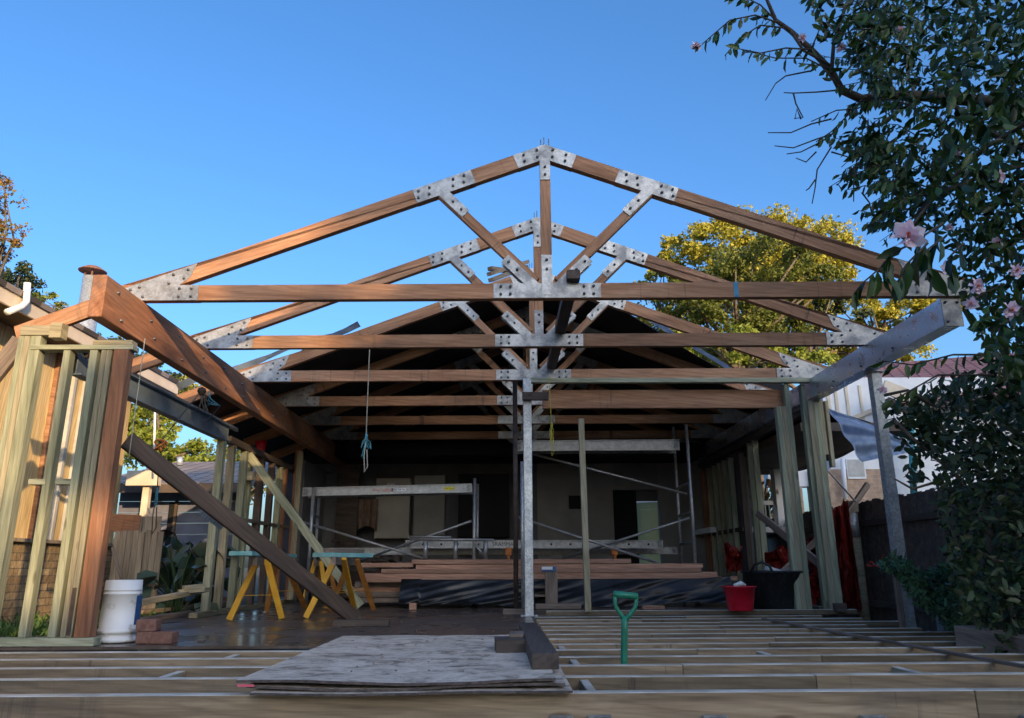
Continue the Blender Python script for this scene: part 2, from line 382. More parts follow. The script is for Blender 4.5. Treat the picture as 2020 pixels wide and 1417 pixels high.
def prism(outline, y0, y1, axis='Y'):
    """outline in x,z extruded from y0 to y1"""
    bm = bmesh.new()
    a = [bm.verts.new((x, y0, z)) for x, z in outline]; b = [bm.verts.new((x, y1, z)) for x, z in outline]
    bm.faces.new(a); bm.faces.new(b[::-1])
    n = len(a)
    for i in range(n): bm.faces.new((a[i], b[i], b[(i + 1) % n], a[(i + 1) % n]))
    bmesh.ops.recalc_face_normals(bm, faces=bm.faces[:])
    return bm
def tubebm(bm, pts, rad, n=8, cap=True):
    pts = [Vector(p) for p in pts]
    rads = rad if isinstance(rad, (list, tuple)) else [rad] * len(pts)
    rings = []
    t0 = (pts[1] - pts[0]).normalized()
    ref = Vector((0, 0, 1)) if abs(t0.z) < 0.9 else Vector((1, 0, 0))
    u = t0.cross(ref).normalized()
    for i, p in enumerate(pts):
        t = (pts[min(i + 1, len(pts) - 1)] - pts[max(i - 1, 0)])
        if t.length < 1e-9: t = t0
        t.normalize()
        u = (u - t * u.dot(t))
        if u.length < 1e-6: u = t.orthogonal()
        u.normalize(); v = t.cross(u)
        rings.append([bm.verts.new(p + (u * math.cos(2 * math.pi * k / n) + v * math.sin(2 * math.pi * k / n)) * rads[i]) for k in range(n)])
    for a, b in zip(rings, rings[1:]):
        for k in range(n): bm.faces.new((a[k], a[(k + 1) % n], b[(k + 1) % n], b[k]))
    if cap:
        bm.faces.new(rings[0][::-1]); bm.faces.new(rings[-1])
    return bm
def tube(name, pts, rad, mat, parent=None, n=8, smooth=True, local=False, **kw):
    c = sum((Vector(p) for p in pts), Vector()) / len(pts)
    bm = bmesh.new(); tubebm(bm, [Vector(p) - c for p in pts], rad, n)
    return link(name, mesh(bm, smooth=smooth), mat, parent, Matrix.Translation(c), local, **kw)
def lathebm(bm, prof, n=24, c=(0, 0, 0), squash=1.0):
    rings = []
    for r, z in prof:
        rings.append([bm.verts.new((c[0] + r * math.cos(2 * math.pi * k / n), c[1] + r * squash * math.sin(2 * math.pi * k / n), c[2] + z)) for k in range(n)])
    for a, b in zip(rings, rings[1:]):
        for k in range(n): bm.faces.new((a[k], a[(k + 1) % n], b[(k + 1) % n], b[k]))
    return rings
def sag(p0, p1, n=8, drop=0.0):
    p0, p1 = Vector(p0), Vector(p1)
    return [p0.lerp(p1, i / n) - Vector((0, 0, drop * 4 * (i / n) * (1 - i / n))) for i in range(n + 1)]
def copytree(o, parent=None, skip=()):
    c = o.copy(); COL.objects.link(c)
    if parent is not None: c.parent = parent
    for ch in list(o.children):
        if ch.name.split('.')[0] not in skip: copytree(ch, c, skip)
    return c
def textmesh(s, size, ext=0.0008):
    cu = bpy.data.curves.new('lettering', 'FONT'); cu.body = s; cu.size = size; cu.extrude = ext
    cu.align_x = 'CENTER'; cu.align_y = 'CENTER'
    o = bpy.data.objects.new('lettering', cu)
    me = bpy.data.meshes.new_from_object(o); me.materials.clear()
    bpy.data.objects.remove(o); bpy.data.curves.remove(cu)
    return me
TEXTM = Matrix.Rotation(math.pi / 2, 4, 'X')       # text upright, facing -Y
# ---- foliage
LEAF_V = np.array([(0, 0, 0), (.28, .20, .05), (.68, .19, .03), (1, 0, -.14), (.68, -.19, .03), (.28, -.20, .05), (.30, 0, -.015), (.68, 0, -.05)], float)
LEAF_F = [(0, 6, 1), (1, 6, 7, 2), (2, 7, 3), (0, 5, 6), (5, 4, 7, 6), (4, 3, 7)]
QUAD_V = np.array([(0, -.5, 0), (.5, -.42, .12), (1, .05, 0), (.45, .5, .1)], float)
QUAD_F = [(0, 1, 2, 3)]
def leaves_me(P, L, D, aspect=1.0, tmpl='leaf', name='leaves'):
    """P points, L lengths, D directions -> one mesh of separate leaves"""
    V0, F0 = (LEAF_V, LEAF_F) if tmpl == 'leaf' else (QUAD_V, QUAD_F)
    n = len(P); P = np.asarray(P, float); L = np.asarray(L, float)
    D = np.asarray(D, float); D /= np.linalg.norm(D, axis=1)[:, None] + 1e-9
    A = rng.normal(size=(n, 3)); A -= D * (A * D).sum(1)[:, None]; A /= np.linalg.norm(A, axis=1)[:, None] + 1e-9
    B = np.cross(D, A)
    V = P[:, None, :] + L[:, None, None] * (D[:, None, :] * V0[None, :, 0, None] + A[:, None, :] * (V0[None, :, 1, None] * aspect) + B[:, None, :] * V0[None, :, 2, None])
    k = len(V0)
    me = bpy.data.meshes.new(name)
    sizes = np.array([len(f) for f in F0]); idx = np.concatenate([np.array(f) for f in F0])
    loops = (idx[None, :] + (np.arange(n) * k)[:, None]).ravel()
    starts_one = np.concatenate([[0], np.cumsum(sizes)[:-1]])
    starts = (starts_one[None, :] + (np.arange(n) * sizes.sum())[:, None]).ravel()
    me.vertices.add(n * k); me.vertices.foreach_set('co', V.reshape(-1).astype(np.float32))
    me.loops.add(len(loops)); me.loops.foreach_set('vertex_index', loops.astype(np.int32))
    me.polygons.add(len(starts)); me.polygons.foreach_set('loop_start', starts.astype(np.int32))
    me.update(calc_edges=True); me.validate()
    return me
def blob_points(blobs, n, clumps=40, cr=0.28, shell=0.55):
    """leaf points gathered in clumps lying through each ellipsoid's outer volume"""
    vol = np.array([b[3] * b[4] * b[5] for b in blobs]); pr = vol ** .75; pr /= pr.sum()
    P = []; C = []
    for b, q in zip(blobs, pr):
        m = max(int(n * q), 20); kc = max(int(clumps * q), 6)
        d = rng.normal(size=(kc, 3)); d /= np.linalg.norm(d, axis=1)[:, None]
        r = shell + (1 - shell) * rng.random(kc) ** .6
        ctr = np.array(b[:3]) + d * r[:, None] * np.array(b[3:6])
        w = rng.random(kc) + .35; w /= w.sum()
        ci = rng.choice(kc, size=m, p=w)
        s = cr * (b[3] * b[4] * b[5]) ** (1 / 3)
        g = rng.normal(size=(m, 3)); g *= (rng.random(m) ** .35 / (np.linalg.norm(g, axis=1) + 1e-9))[:, None]
        P.append(ctr[ci] + g * s * np.array((1.15, 1.15, .72)) * (.6 + .8 * rng.random(kc))[ci][:, None])
        C.append(ctr)
    return np.concatenate(P), np.concatenate(C)
def tree(name, label, cat, base, blobs, n, leaf, mat, trunk=0.25, clumps=60, cr=0.28, group=None, extra=None, bark=None, limbs=16, shell=.55):
    t = thing(name, label, cat, base, 0, group)
    P, C = blob_points(blobs, n, clumps, cr, shell)
    D = rng.normal(size=(len(P), 3)); D[:, 2] -= .5
    b0 = Vector(base)
    link('crown', leaves_me(P - np.array(base), leaf * (.6 + .8 * rng.random(len(P))), D, 1.0, 'quad'), mat, t, None, True)
    cen = Vector(np.mean([b[:3] for b in blobs], axis=0)) - b0
    low = min(b[2] - b[5] for b in blobs) - b0.z
    bm = bmesh.new()
    fork = Vector((cen.x * .35, cen.y * .35, max(low * .9, 0.6)))
    tubebm(bm, [(0, 0, -.4), fork * .5 + Vector((.1, 0, 0)), fork, fork.lerp(cen, .6)], [trunk, trunk * .8, trunk * .65, trunk * .3], 9)
    sel = rng.choice(len(C), size=min(limbs, len(C)), replace=False)
    for i in sel:
        e = Vector(C[i]) - b0
        s = fork.lerp(cen, rng.random() * .6)
        mid = s.lerp(e, .5) + Vector((rng.normal() * .3, rng.normal() * .3, .3))
        tubebm(bm, [s, mid, e], [trunk * .38, trunk * .22, trunk * .07], 6)
    link('trunk', mesh(bm, smooth=True), bark or M_BARK, t, None, True)
    return t
# ------------------------------------------------------------------ ground and floor
def ground():
    def h(x, y):
        z = -0.95
        def sm(a, b, v):
            t = min(max((v - a) / (b - a), 0), 1); return t * t * (3 - 2 * t)
        z += 0.87 * sm(-3.9, -4.6, x) * sm(2.0, 4.5, y)
        z += 0.55 * sm(4.3, 5.2, x) * sm(3.0, 5.0, y)
        z += 0.5 * sm(20, 60, y)
        return z + 0.03 * noise.noise(Vector((x * .8, y * .8, 0)))
    xs = [-1500, -600, -200, -80, -40, -20, -14, -11] + [-9 + .5 * i for i in range(45)] + [14, 18, 26, 40, 80, 200, 600, 1500]
    ys = [-1500, -400, -100, -40, -20, -10, -6, -3] + [-1 + .5 * i for i in range(50)] + [26, 32, 45, 70, 120, 300, 800, 2500]
    bm = bmesh.new()
    g = [[bm.verts.new((x, y, h(x, y))) for x in xs] for y in ys]
    for j in range(len(ys) - 1):
        for i in range(len(xs) - 1): bm.faces.new((g[j][i], g[j][i + 1], g[j + 1][i + 1], g[j + 1][i]))
    link('ground', mesh(bm, smooth=True), M_GROUND, kind='structure')
ground()
XC = 0.40                       # ridge line
YF = 5.98                       # front edge of the sheet floor
FLX = 0.33                      # right edge of the sheet floor beside the joists
bm = bmesh.new()
boxbm(bm, FLX + 3.95, 9.6 - YF, 0.02, ((FLX - 3.95) / 2, (9.6 + YF) / 2, -0.011))
boxbm(bm, 8.3, 6.1, 0.02, (0.2, 9.605 + 3.05, -0.011))
link('floor', mesh(bm), M_FLOOR, kind='structure')

# ------------------------------------------------------------------ floor frame of joists
ff = thing('floor_frame', 'open floor frame of pale pine joists across the foreground and right side', 'floor frame', (0, 4, -0.3))
JD = 0.19; JW = 0.07
front_y = [3.77, 4.30, 4.76, 5.20, 5.62]
rend = {3.77: 4.6, 4.30: 4.6, 4.76: 4.6, 5.20: 4.45, 5.62: 4.40}
for i, y in enumerate(front_y):
    if i == 0:
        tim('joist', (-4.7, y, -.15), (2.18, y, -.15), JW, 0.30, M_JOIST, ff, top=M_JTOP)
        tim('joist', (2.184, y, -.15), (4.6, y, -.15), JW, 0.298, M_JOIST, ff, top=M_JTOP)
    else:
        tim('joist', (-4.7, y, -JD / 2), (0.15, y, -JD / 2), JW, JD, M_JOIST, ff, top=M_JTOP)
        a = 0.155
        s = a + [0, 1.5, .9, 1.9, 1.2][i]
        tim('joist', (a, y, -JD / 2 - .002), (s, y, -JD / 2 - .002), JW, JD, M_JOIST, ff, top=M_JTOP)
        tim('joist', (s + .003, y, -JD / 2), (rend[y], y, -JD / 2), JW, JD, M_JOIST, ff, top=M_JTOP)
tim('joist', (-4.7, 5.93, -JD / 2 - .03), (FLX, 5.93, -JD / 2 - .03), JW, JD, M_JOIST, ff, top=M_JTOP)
right_y = [6.03, 6.46, 6.88, 7.30, 7.74, 8.20, 8.70, 9.18]
rx = [4.42, 4.05, 4.02, 3.85, 3.55, 4.2, 3.95, 3.7]
for y, x in zip(right_y, rx):
    s = FLX + .06 + random.uniform(.8, 2.6)
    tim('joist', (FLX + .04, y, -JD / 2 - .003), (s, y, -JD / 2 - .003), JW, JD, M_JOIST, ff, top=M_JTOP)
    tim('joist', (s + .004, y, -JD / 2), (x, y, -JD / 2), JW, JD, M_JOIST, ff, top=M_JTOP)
tim('bearer', (FLX + .0, 6.0, -.115), (FLX + .0, 9.5, -.115), 0.045, .19, M_DARKW, ff)
for px, py, y0, y1 in ((1160, 1345, 3.77, 4.30), (1134, 1300, 4.76, 5.20), (1110, 1275, 5.62, 6.03), (335, 1325, 4.30, 4.76), (455, 1290, 5.20, 5.62), (700, 1305, 4.76, 5.20), (1850, 1330, 4.30, 4.76), (1560, 1300, 5.20, 5.62)):
    x = WZ(px, py, 0).x
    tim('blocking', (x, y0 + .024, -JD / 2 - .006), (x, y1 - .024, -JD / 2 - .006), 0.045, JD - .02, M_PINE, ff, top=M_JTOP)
for px in (1107, 1183, 1410, 1722, 2040):
    p = W(px, 1413, 3.70)
    bm = bmesh.new()
    boxbm(bm, .105, .045, .004, (0, 0, 0)); boxbm(bm, .105, .004, .12, (0, .0205, -.062)); boxbm(bm, .004, .04, .12, (-.0505, -.001, -.062)); boxbm(bm, .004, .04, .12, (.0505, -.001, -.062))
    link('joist_hanger', mesh(bm), M_GALV, ff, Matrix.Translation(p))
tim('batten', WZ(1505, 1221, .012), WZ(2060, 1322, .012), .035, .02, M_OLD, label='thin grey batten laid in a long line across the right joists', cat='batten')

# ------------------------------------------------------------------ roof trusses
RISE, SL = 1.545, 0.376
SA = math.atan(SL); CD = 0.145; RD = 0.145; RV = RD / math.cos(SA); TH = 0.07; HS = 3.85
def rt(x): return RISE - SL * abs(x)              # rafter top at x
bolt_bm = bmesh.new()
lathebm(bolt_bm, [(0.0001, .020), (.008, .019), (.0085, .012), (.013, .0115), (.0135, .0), ], 8)
BOLT = mesh(bolt_bm, 'bolt', True); BOLT.materials.append(M_BOLT)
BROT = Matrix.Rotation(math.pi / 2, 4, 'X')
def plate(t, outlines, bolts):
    bm = bmesh.new()
    for k, o in enumerate(outlines):
        e = .006 + .002 * k
        for s in (-1, 1):
            b2 = prism(o, s * (TH / 2 + .0005), s * (TH / 2 + e))
            tmp = bpy.data.meshes.new('t'); b2.to_mesh(tmp); b2.free(); bm.from_mesh(tmp); bpy.data.meshes.remove(tmp)
    p = link('gusset_plate', mesh(bm), M_GALV, t, None, True)
    e = .006 + .002 * (len(outlines) - 1)
    for x, z in bolts:
        link('bolt', BOLT, None, p, Matrix.Translation((x, -TH / 2 - e, z)) @ BROT @ Matrix.Rotation(random.random() * 3, 4, 'Z'), True)
    return p
def along(x0, x1, inset=.0):                       # quad on the rafter between x0 and x1, square cut ends
    off = RD * math.sin(SA); sg = 1 if x0 >= 0 else -1
    return [(x0, rt(x0)), (x1, rt(x1)), (x1 - sg * off, rt(x1) - RV + off * SL), (x0 - sg * off, rt(x0) - RV + off * SL)]
def truss():
    t = thing('roof_truss', 'frontmost timber roof truss with orange sunlit chord and bolted steel plates', 'roof truss', (XC, 6.36, 2.87), R(-1.0), 'timber roof trusses over the extension')
    L = True
    bc = tim('bottom_chord', (-HS + .02, 0, CD / 2), (HS - .02, 0, CD / 2), TH, CD, M_HARD, t, local=True)
    for s in (-1, 1):
        o = [(0.0 + s * .005, rt(0)), (s * 3.83, rt(3.83)), (s * 3.83, CD + .002), (s * (RISE - RV - CD) / SL * 1.0, CD + .002), (s * .005, rt(0) - RV)]
        bm = prism([(x, z) for x, z in o], -TH / 2, TH / 2)
        me = mesh(bm)
        # turn the mesh so that the grain runs along the slope
        ang = s * SA
        Rm = Matrix.Rotation(ang, 4, 'Y')
        me.transform(Rm.inverted())
        link('rafter', me, M_HARD, t, Rm, True)
    kz0, kz1 = CD + .002, rt(0) - RV + .02
    tim('king_post', (0, 0, kz0), (0, 0, kz1), TH - .006, 0.098, M_HARD, t, up=(1, 0, 0), local=True)
    WXm = 0.97
    for s in (-1, 1):
        tim('web', (s * .10, 0, CD + .02), (s * WXm, 0, rt(WXm) - RV + .02), TH - .010, 0.09, M_HARD, t, up=(s, 0, -1), local=True)
    # plates
    for s in (-1, 1):
        heel = [(s * HS, .0), (s * HS, rt(HS)), (s * 3.17, rt(3.17)), (s * (3.17 + .05), rt(3.17) - RV + .02), (s * 3.28, CD + .02), (s * 3.13, CD), (s * 3.13, .0)]
        heel[2] = (s * 3.17, rt(3.17)); heel[3] = (s * (3.17 + RD * math.sin(SA)), rt(3.17) - RV + RD * math.sin(SA) * SL)
        heel[4] = (s * (RISE - RV - CD) / SL, CD)
        plate(t, [heel], [(s * x, z) for x, z in ((3.19, .035), (3.19, .11), (3.30, .035), (3.30, .11), (3.62, .035), (3.66, .125), (3.78, .03), (3.74, .10),
              (3.24, rt(3.24) - .035), (3.37, rt(3.37) - .035), (3.27, rt(3.27) - .105), (3.40, rt(3.40) - .105))])
        x0, x1 = .70, 1.24
        v = Vector((WXm - .10, 0, rt(WXm) - RV + .02 - CD - .02)).normalized(); nrm = Vector((-v.z, 0, v.x)) * .047
        tp = Vector((WXm, 0, rt(WXm) - RV + .04)); bt = tp - v * .33
        leg = [(s * q.x, q.z) for q in (tp + nrm, tp - nrm, bt - nrm, bt + nrm)]
        bl = [(x, rt(x) - dz) for x in (.76, .86, 1.08, 1.18) for dz in (.04, .108)]
        bl += [((bt + v * d).x, (bt + v * d).z) for d in (.06, .17)]
        plate(t, [along(s * x0, s * x1) if s > 0 else [(-a, b) for a, b in along(x0, x1)], leg], [(s * x, z) for x, z in bl])
    ap = [(-.30, rt(.30)), (0, rt(0)), (.30, rt(.30)), (.30 - RD * math.sin(SA), rt(.30) - RV + RD * math.sin(SA) * SL), (.05, rt(.05) - RV), (-.05, rt(.05) - RV), (-.30 + RD * math.sin(SA), rt(.30) - RV + RD * math.sin(SA) * SL)]
    plate(t, [ap, [(-.048, rt(0) - .01), (.048, rt(0) - .01), (.048, rt(0) - .37), (-.048, rt(0) - .37)]],
          [(s * x, rt(x) - dz) for s in (-1, 1) for x, dz in ((.075, .035), (.07, .11), (.20, .04), (.19, .108))] + [(0, rt(0) - .24), (0, rt(0) - .32)])
    cw = .48
    sp = []
    for s in (-1, 1):
        v = Vector((WXm - .10, 0, rt(WXm) - RV + .02 - CD - .02)).normalized(); nrm = Vector((-v.z, 0, v.x)) * .047
        b0 = Vector((.085, 0, CD - .06)); tp = b0 + v * .42
        sp.append([(s * q.x, q.z) for q in (b0 + nrm, b0 - nrm, tp - nrm, tp + nrm)])
    kp = [(-.048, .03), (.048, .03), (.048, CD + .27), (-.048, CD + .27)]
    v = Vector((WXm - .10, 0, rt(WXm) - RV - CD)).normalized()
    bl = [(s * x, z) for s in (-1, 1) for x, z in ((.415, .038), (.415, .11), (.33, .038), (.33, .11))] + [(0, CD + .22), (0, CD + .13)]
    for s in (-1, 1):
        for d in (.37, .26): bl.append((s * (.085 + v.x * d), CD - .06 + v.z * d))
    plate(t, [[(-cw, .004), (cw, .004), (cw, CD - .004), (-cw, CD - .004)]] + sp + [kp], bl)
    bm = bmesh.new()
    for x, h in ((-.035, .09), (-.005, .12), (.04, .10)): tubebm(bm, [(x, -.01, rt(0) - .03), (x, -.01, rt(0) + h * .75)], .006, 6)
    link('threaded_rod', mesh(bm), M_BOLT, t, None, True)
    # rafter tail over the outer side of the left beam
    tim('rafter_tail', (-3.76, .0, rt(3.76) - RV / 2 + .015), (-4.72, .0, rt(4.72) - RV / 2 - .0), .05, .16, M_HARD, t, local=True, up=(0, 0, 1))
    return t
t1 = truss()
TL = ['second timber roof truss from the front, brown chord half lit orange', 'third roof truss from the front, standing right above the steel post', 'fourth roof truss, first one under the dark tarp, chord in shade',
      'fifth roof truss, deep brown chord under the tarp with smudged plate', 'sixth roof truss, dim chord far back under the tarp', 'rearmost roof truss, barely lit, next to the back wall']
for i, lab in enumerate(TL):
    c = copytree(t1, skip=('bolt',) if i >= 3 else ())
    c.location = (XC, 6.36 + 1.53 * (i + 1), 2.87)
    c['label'] = lab
for px in (1452,):
    p = W(px, 572, 6.3); x = p.x - XC
    bcm = [o for o in t1.children if o.name == 'bottom_chord'][0]
    link('paint_stripe', box_me(.04, .003, CD, 0), M_BLUEM, bcm, Matrix.Translation((x, -TH / 2 - .0015, 0)), True)
for o in t1.children:
    if o.name.startswith('web'):
        link('paint_stripe', box_me(.05, .003, .09, 0), M_BLUEM, o, Matrix.Translation((.30, (TH - .01) / 2 + .0015, 0)) if False else Matrix.Translation((.30, 0, 0)) @ Matrix.Scale(1, 4), True) if False else None
# dark plank lying lengthwise on the bottom chords
p0 = W(1137, 545, 6.0); p1 = W(1092, 690, 9.75)
tim('timber_plank', (p0.x, 6.22, 2.87 + CD + .045), (p0.x + .0, 9.75, 2.87 + CD + .045), .115, .085, M_DARKW, label='dark plank lying lengthwise over the truss bottom chords beside the ridge', cat='timber')

# ------------------------------------------------------------------ main beams and posts
BX = XC - 3.615
lb = thing('timber_beam', 'big red brown hardwood beam running along the left eave', 'beam', (BX - .055, 5.75, 2.505))
tim('beam_body', (BX - .0575, 5.75, 2.685), (BX - .0575, 15.45, 2.685), .115, .36, M_BEAM, lb, bev=.006)
for k in range(13):
    for zz in ((2.78, 2.57) if k % 2 == 0 else (2.74, 2.60)):
        link('bolt_head', BOLT, None, lb, Matrix.Translation((BX, 5.95 + k * .62 + (.1 if zz < 2.65 else 0), zz)) @ Matrix.Rotation(math.pi / 2, 4, 'Y'))
RX = XC + 3.52
rb = thing('steel_beam', 'galvanised steel beam running along the right eave', 'beam', (RX + .085, 6.3, 2.6))
bm = bmesh.new()
Lb = 9.6
boxbm(bm, .008, Lb, .25, (RX + .004, 6.31 + Lb / 2, 2.735)); boxbm(bm, .155, Lb, .012, (RX + .085, 6.31 + Lb / 2, 2.616)); boxbm(bm, .155, Lb, .012, (RX + .085, 6.31 + Lb / 2, 2.856)); boxbm(bm, .008, Lb, .22, (RX + .166, 6.31 + Lb / 2, 2.736))
link('beam_body', mesh(bm), M_GALVB, rb)
rp = link('end_plate', box_me(.175, .012, .268, .002, (RX + .085, 6.30, 2.731)), M_GALV, rb)
for dx, z in ((.03, 2.82), (.03, 2.64), (.14, 2.82)):
    link('bolt_head', BOLT, None, rb, Matrix.Translation((RX + dx, 6.294, z)) @ BROT)
for y in (7.2, 7.9, 8.6):
    link('bolt_head', BOLT, None, rb, Matrix.Translation((RX, y, 2.66)) @ Matrix.Rotation(-math.pi / 2, 4, 'Y'))
# right steel post, an open box section
q = W(1760, 1000, 7.95)
sp_ = thing('steel_post', 'galvanised steel post standing under the right eave beam', 'post', (q.x, 7.95, -.75))
bm = bmesh.new()
boxbm(bm, .105, .006, 3.34, (q.x, 7.90, .92)); boxbm(bm, .006, .09, 3.34, (q.x - .05, 7.95, .92)); boxbm(bm, .006, .09, 3.34, (q.x + .05, 7.95, .92)); boxbm(bm, .105, .006, 3.34, (q.x, 7.998, .92))
link('shaft', mesh(bm), M_GALVP, sp_)
link('cap_plate', box_me(.17, .16, .012, .002, (q.x, 7.95, 2.597)), M_GALVP, sp_)
tim('packer', (q.x - .085, 7.90, -.7), (q.x - .085, 7.90, .48), .05, .05, M_OLD, sp_, up=(0, 1, 0))
# centre post
q = W(1042, 1000, 9.30)
cp = thing('steel_post', 'galvanised square steel post standing at the middle of the floor', 'post', (q.x, 9.30, 0))
link('shaft', box_me(.105, .105, 2.86, .006, (q.x, 9.30, 1.43)), M_GALVP, cp)
link('base_plate', box_me(.20, .20, .012, .002, (q.x, 9.30, .007)), M_GALVP, cp)
q2 = W(1017, 1000, 9.75)
tube('prop_post', [(q2.x, 9.75, .06), (q2.x, 9.75, 2.98)], .032, M_RUSTY, None, 10, label='thin dark rusty prop standing just behind the centre steel post', cat='post')
bm = bmesh.new(); boxbm(bm, .36, .14, .06, (q2.x + .02, 9.75, .03))
link('timber_packer', mesh(bm), M_OLD, label='short weathered packer under the thin rusty prop', cat='timber offcut')
tube('prop_post', [(q2.x + .09, 9.95, .005), (q2.x + .09, 9.95, 1.9)], .022, M_GALVP, None, 10, label='slim pale galvanised tube standing behind the rusty prop', cat='post')
q3 = W(1152, 1000, 9.16)
a, b = W(1146, 812, 9.2), W(1160, 1206, 9.2)
tim('timber_prop', (b.x, 9.2, .05), (a.x, 9.22, 2.33), .07, .075, M_PINE, up=(0, 1, 0), label='slender pale timber prop under the right header beam', cat='post')

# ------------------------------------------------------------------ right cross wall frame (opening with header)
wf = thing('wall_frame', 'pale pine stud frame across the right side with wide opening and header', 'wall frame', (2.6, 9.35, 0))
bl0 = W(1077, 1212, 9.3).x; br0 = W(1690, 1212, 9.3).x
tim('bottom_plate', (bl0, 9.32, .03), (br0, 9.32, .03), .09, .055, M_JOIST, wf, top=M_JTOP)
tl = W(1046, 750, 9.28).x; tr = W(1600, 750, 9.28).x
tim('top_plate', (tl, 9.30, 2.838), (tr, 9.30, 2.838), .09, .06, M_GREEN, wf)
hl = W(1070, 790, 9.45).x; hr = W(1550, 790, 9.45).x
za, zb = W(1300, 769, 9.40).z, W(1300, 805, 9.40).z
tim('header', (hl, 9.44, (za + zb) / 2), (hr - .03, 9.44, (za + zb) / 2), .07, za - zb, M_HARD, wf)
tim('packer', W(1030, 782, 9.2), W(1082, 782, 9.2), .06, .10, M_DARKW, wf)
def stud(px, py, Y, w, z0, z1, mat, par, d=.09, nm='stud'):
    x = W(px, py, Y).x
    return tim(nm, (x, Y + d / 2, z0), (x, Y + d / 2, z1), d, w, mat, par, up=(1, 0, 0))
for px, w, z1, dy, mt in ((1556, .064, zb - .005, .0, M_GREEN), (1566, .064, zb - .005, .003, M_PINE), (1576.5, .068, 2.80, .0, M_GREEN)):
    stud(px, 1000, 9.30 + dy, w - .002, .058, z1, mt, wf)
for px, w, z1, dy, mt in ((1610, .06, 2.80, .035, M_GREEN), (1622, .075, 2.58, .0, M_PINE), (1634.5, .082, 2.56, .003, M_GREEN)):
    stud(px, 1000, 9.30 + dy, w - .002, .058, z1, mt, wf)
stud(1626, 850, 9.36, .045, 1.9, 2.6, M_PINE, wf)
stud(1637, 850, 9.40, .045, 1.75, 2.6, M_PINE, wf)
link('block', box_me(.12, .11, .10, .003, (W(1655, 1190, 9.25).x, 9.24, .08)), M_DARKW, wf)

# ------------------------------------------------------------------ left front wall frame
YL = 6.04
lf = thing('wall_frame', 'green pine stud frame with orange hardwood corner stud at front left', 'wall frame', (-3.7, YL, 0))
zt = 2.30
tim('bottom_plate', (-4.75, YL, .0325), (W(192, 1268, YL).x, YL, .0325), .11, .06, M_GREEN, lf)
tim('top_plate', (W(70, 676, YL).x, YL, zt + .02), (W(270, 676, YL).x, YL, zt + .02), .11, .04, M_GREEN, lf)
def lstud(px, w, mt, d=.09, z1=zt - .001, dy=0, z0=.064):
    x = W(px, 900, YL).x
    return tim('stud', (x, YL + dy, z0), (x, YL + dy, z1), d, w, mt, lf, up=(1, 0, 0))
lstud(8, .045, M_GREEN, z1=2.42); lstud(19.5, .045, M_PINE, .088, z1=2.42); lstud(37, .088, M_GREEN, .09, z1=2.42)
lstud(105, .058, M_GREEN, .08)
lstud(160, .06, M_GREEN)
lstud(181, .042, M_PINE); lstud(192, .042, M_PINE, .088); lstud(217, .118, M_BEAM, .094, dy=-.006)
for px0, px1 in ((62, 95), (115, 150)):
    tim('nogging', (W(px0, 950, YL).x, YL, 1.22), (W(px1, 950, YL).x, YL, 1.22), .088, .045, M_GREEN, lf)
x0 = W(48, 655, YL).x; x1 = W(108, 655, YL).x
tim('block', (x0, YL - .01, 2.465), (x1, YL - .01, 2.465), .09, .085, M_PINE, lf)
tim('block', (x1 + .003, YL - .03, 2.46), (x1 + .10, YL - .03, 2.46), .10, .13, M_PINE, lf)
tim('block', (W(190, 676, YL).x, YL + .0, zt + .062), (W(266, 676, YL).x, YL + .0, zt + .062), .10, .04, M_PINE, lf)
link('strap', box_me(.03, .004, .34, 0, (W(150, 1190, YL).x, YL - .05, .25)), M_RUSTY, lf)
tim('timber_brace', W(-60, 800, 6.2), W(42, 672, 6.2), .05, .15, M_OLD, label='grey brown plank sloping up to the front left frame at the photo edge', cat='brace')
tube('iron_bracket', [W(150, 742, 6.35), W(158, 720, 6.3), W(178, 686, 6.2)], .022, M_RUSTY, None, 8, label='short dark iron bar hooked on the front left frame top', cat='bracket')
# steel lintel and the rear left frame
LX = -3.58
a, b = WX(266, 765, LX), WX(450, 848, LX)
ln = thing('steel_lintel', 'blue grey primed steel lintel channel spanning the left opening', 'lintel', (LX, a.y, 2.2))
zl = 2.235
bm = bmesh.new(); y0, y1 = 6.15, 9.75
boxbm(bm, .008, y1 - y0, .19, (LX, (y0 + y1) / 2, zl)); boxbm(bm, .10, y1 - y0, .012, (LX + .0, (y0 + y1) / 2, zl - .102)); boxbm(bm, .10, y1 - y0, .012, (LX + .0, (y0 + y1) / 2, zl + .102))
link('channel', mesh(bm), M_TEALST, ln)
tim('packer', (LX - .05, 6.2, zl + .14), (LX - .05, 10.2, zl + .14), .04, .05, M_BATTEN, ln)
rf = thing('wall_frame', 'green pine stud frame along the left wall behind the sawhorses', 'wall frame', (LX, 11, 0))
def sidestud(px, py, X, w, z0, z1, mt, par, d=.09):
    p = WX(px, py, X)
    return tim('stud', (X, p.y, z0), (X, p.y, z1), w, d, mt, par, up=(0, 1, 0))
zsl = 2.12
for px, w, mt in ((425, .09, M_GREEN), (447, .09, M_PINE), (473, .09, M_GREEN), (484, .09, M_GREEN), (508, .10, M_DARKW), (530, .09, M_DARKW), (547, .09, M_GREEN), (556, .09, M_BEAM)):
    sidestud(px, 1000, LX, w, .06, zsl, mt, rf, .09)
pF = WX(582, 1000, LX + .1)
tim('stud', (LX + .10, pF.y, .06), (LX + .10, pF.y, 2.5), .10, .10, M_BEAM, rf, up=(0, 1, 0))
tim('stud', (LX + .155, pF.y - .1, .06), (LX + .155, pF.y - .1, 2.46), .09, .045, M_PINE, rf, up=(0, 1, 0))
tim('bottom_plate', (LX, 9.2, .03), (LX, 13.4, .03), .10, .058, M_PINE, rf)
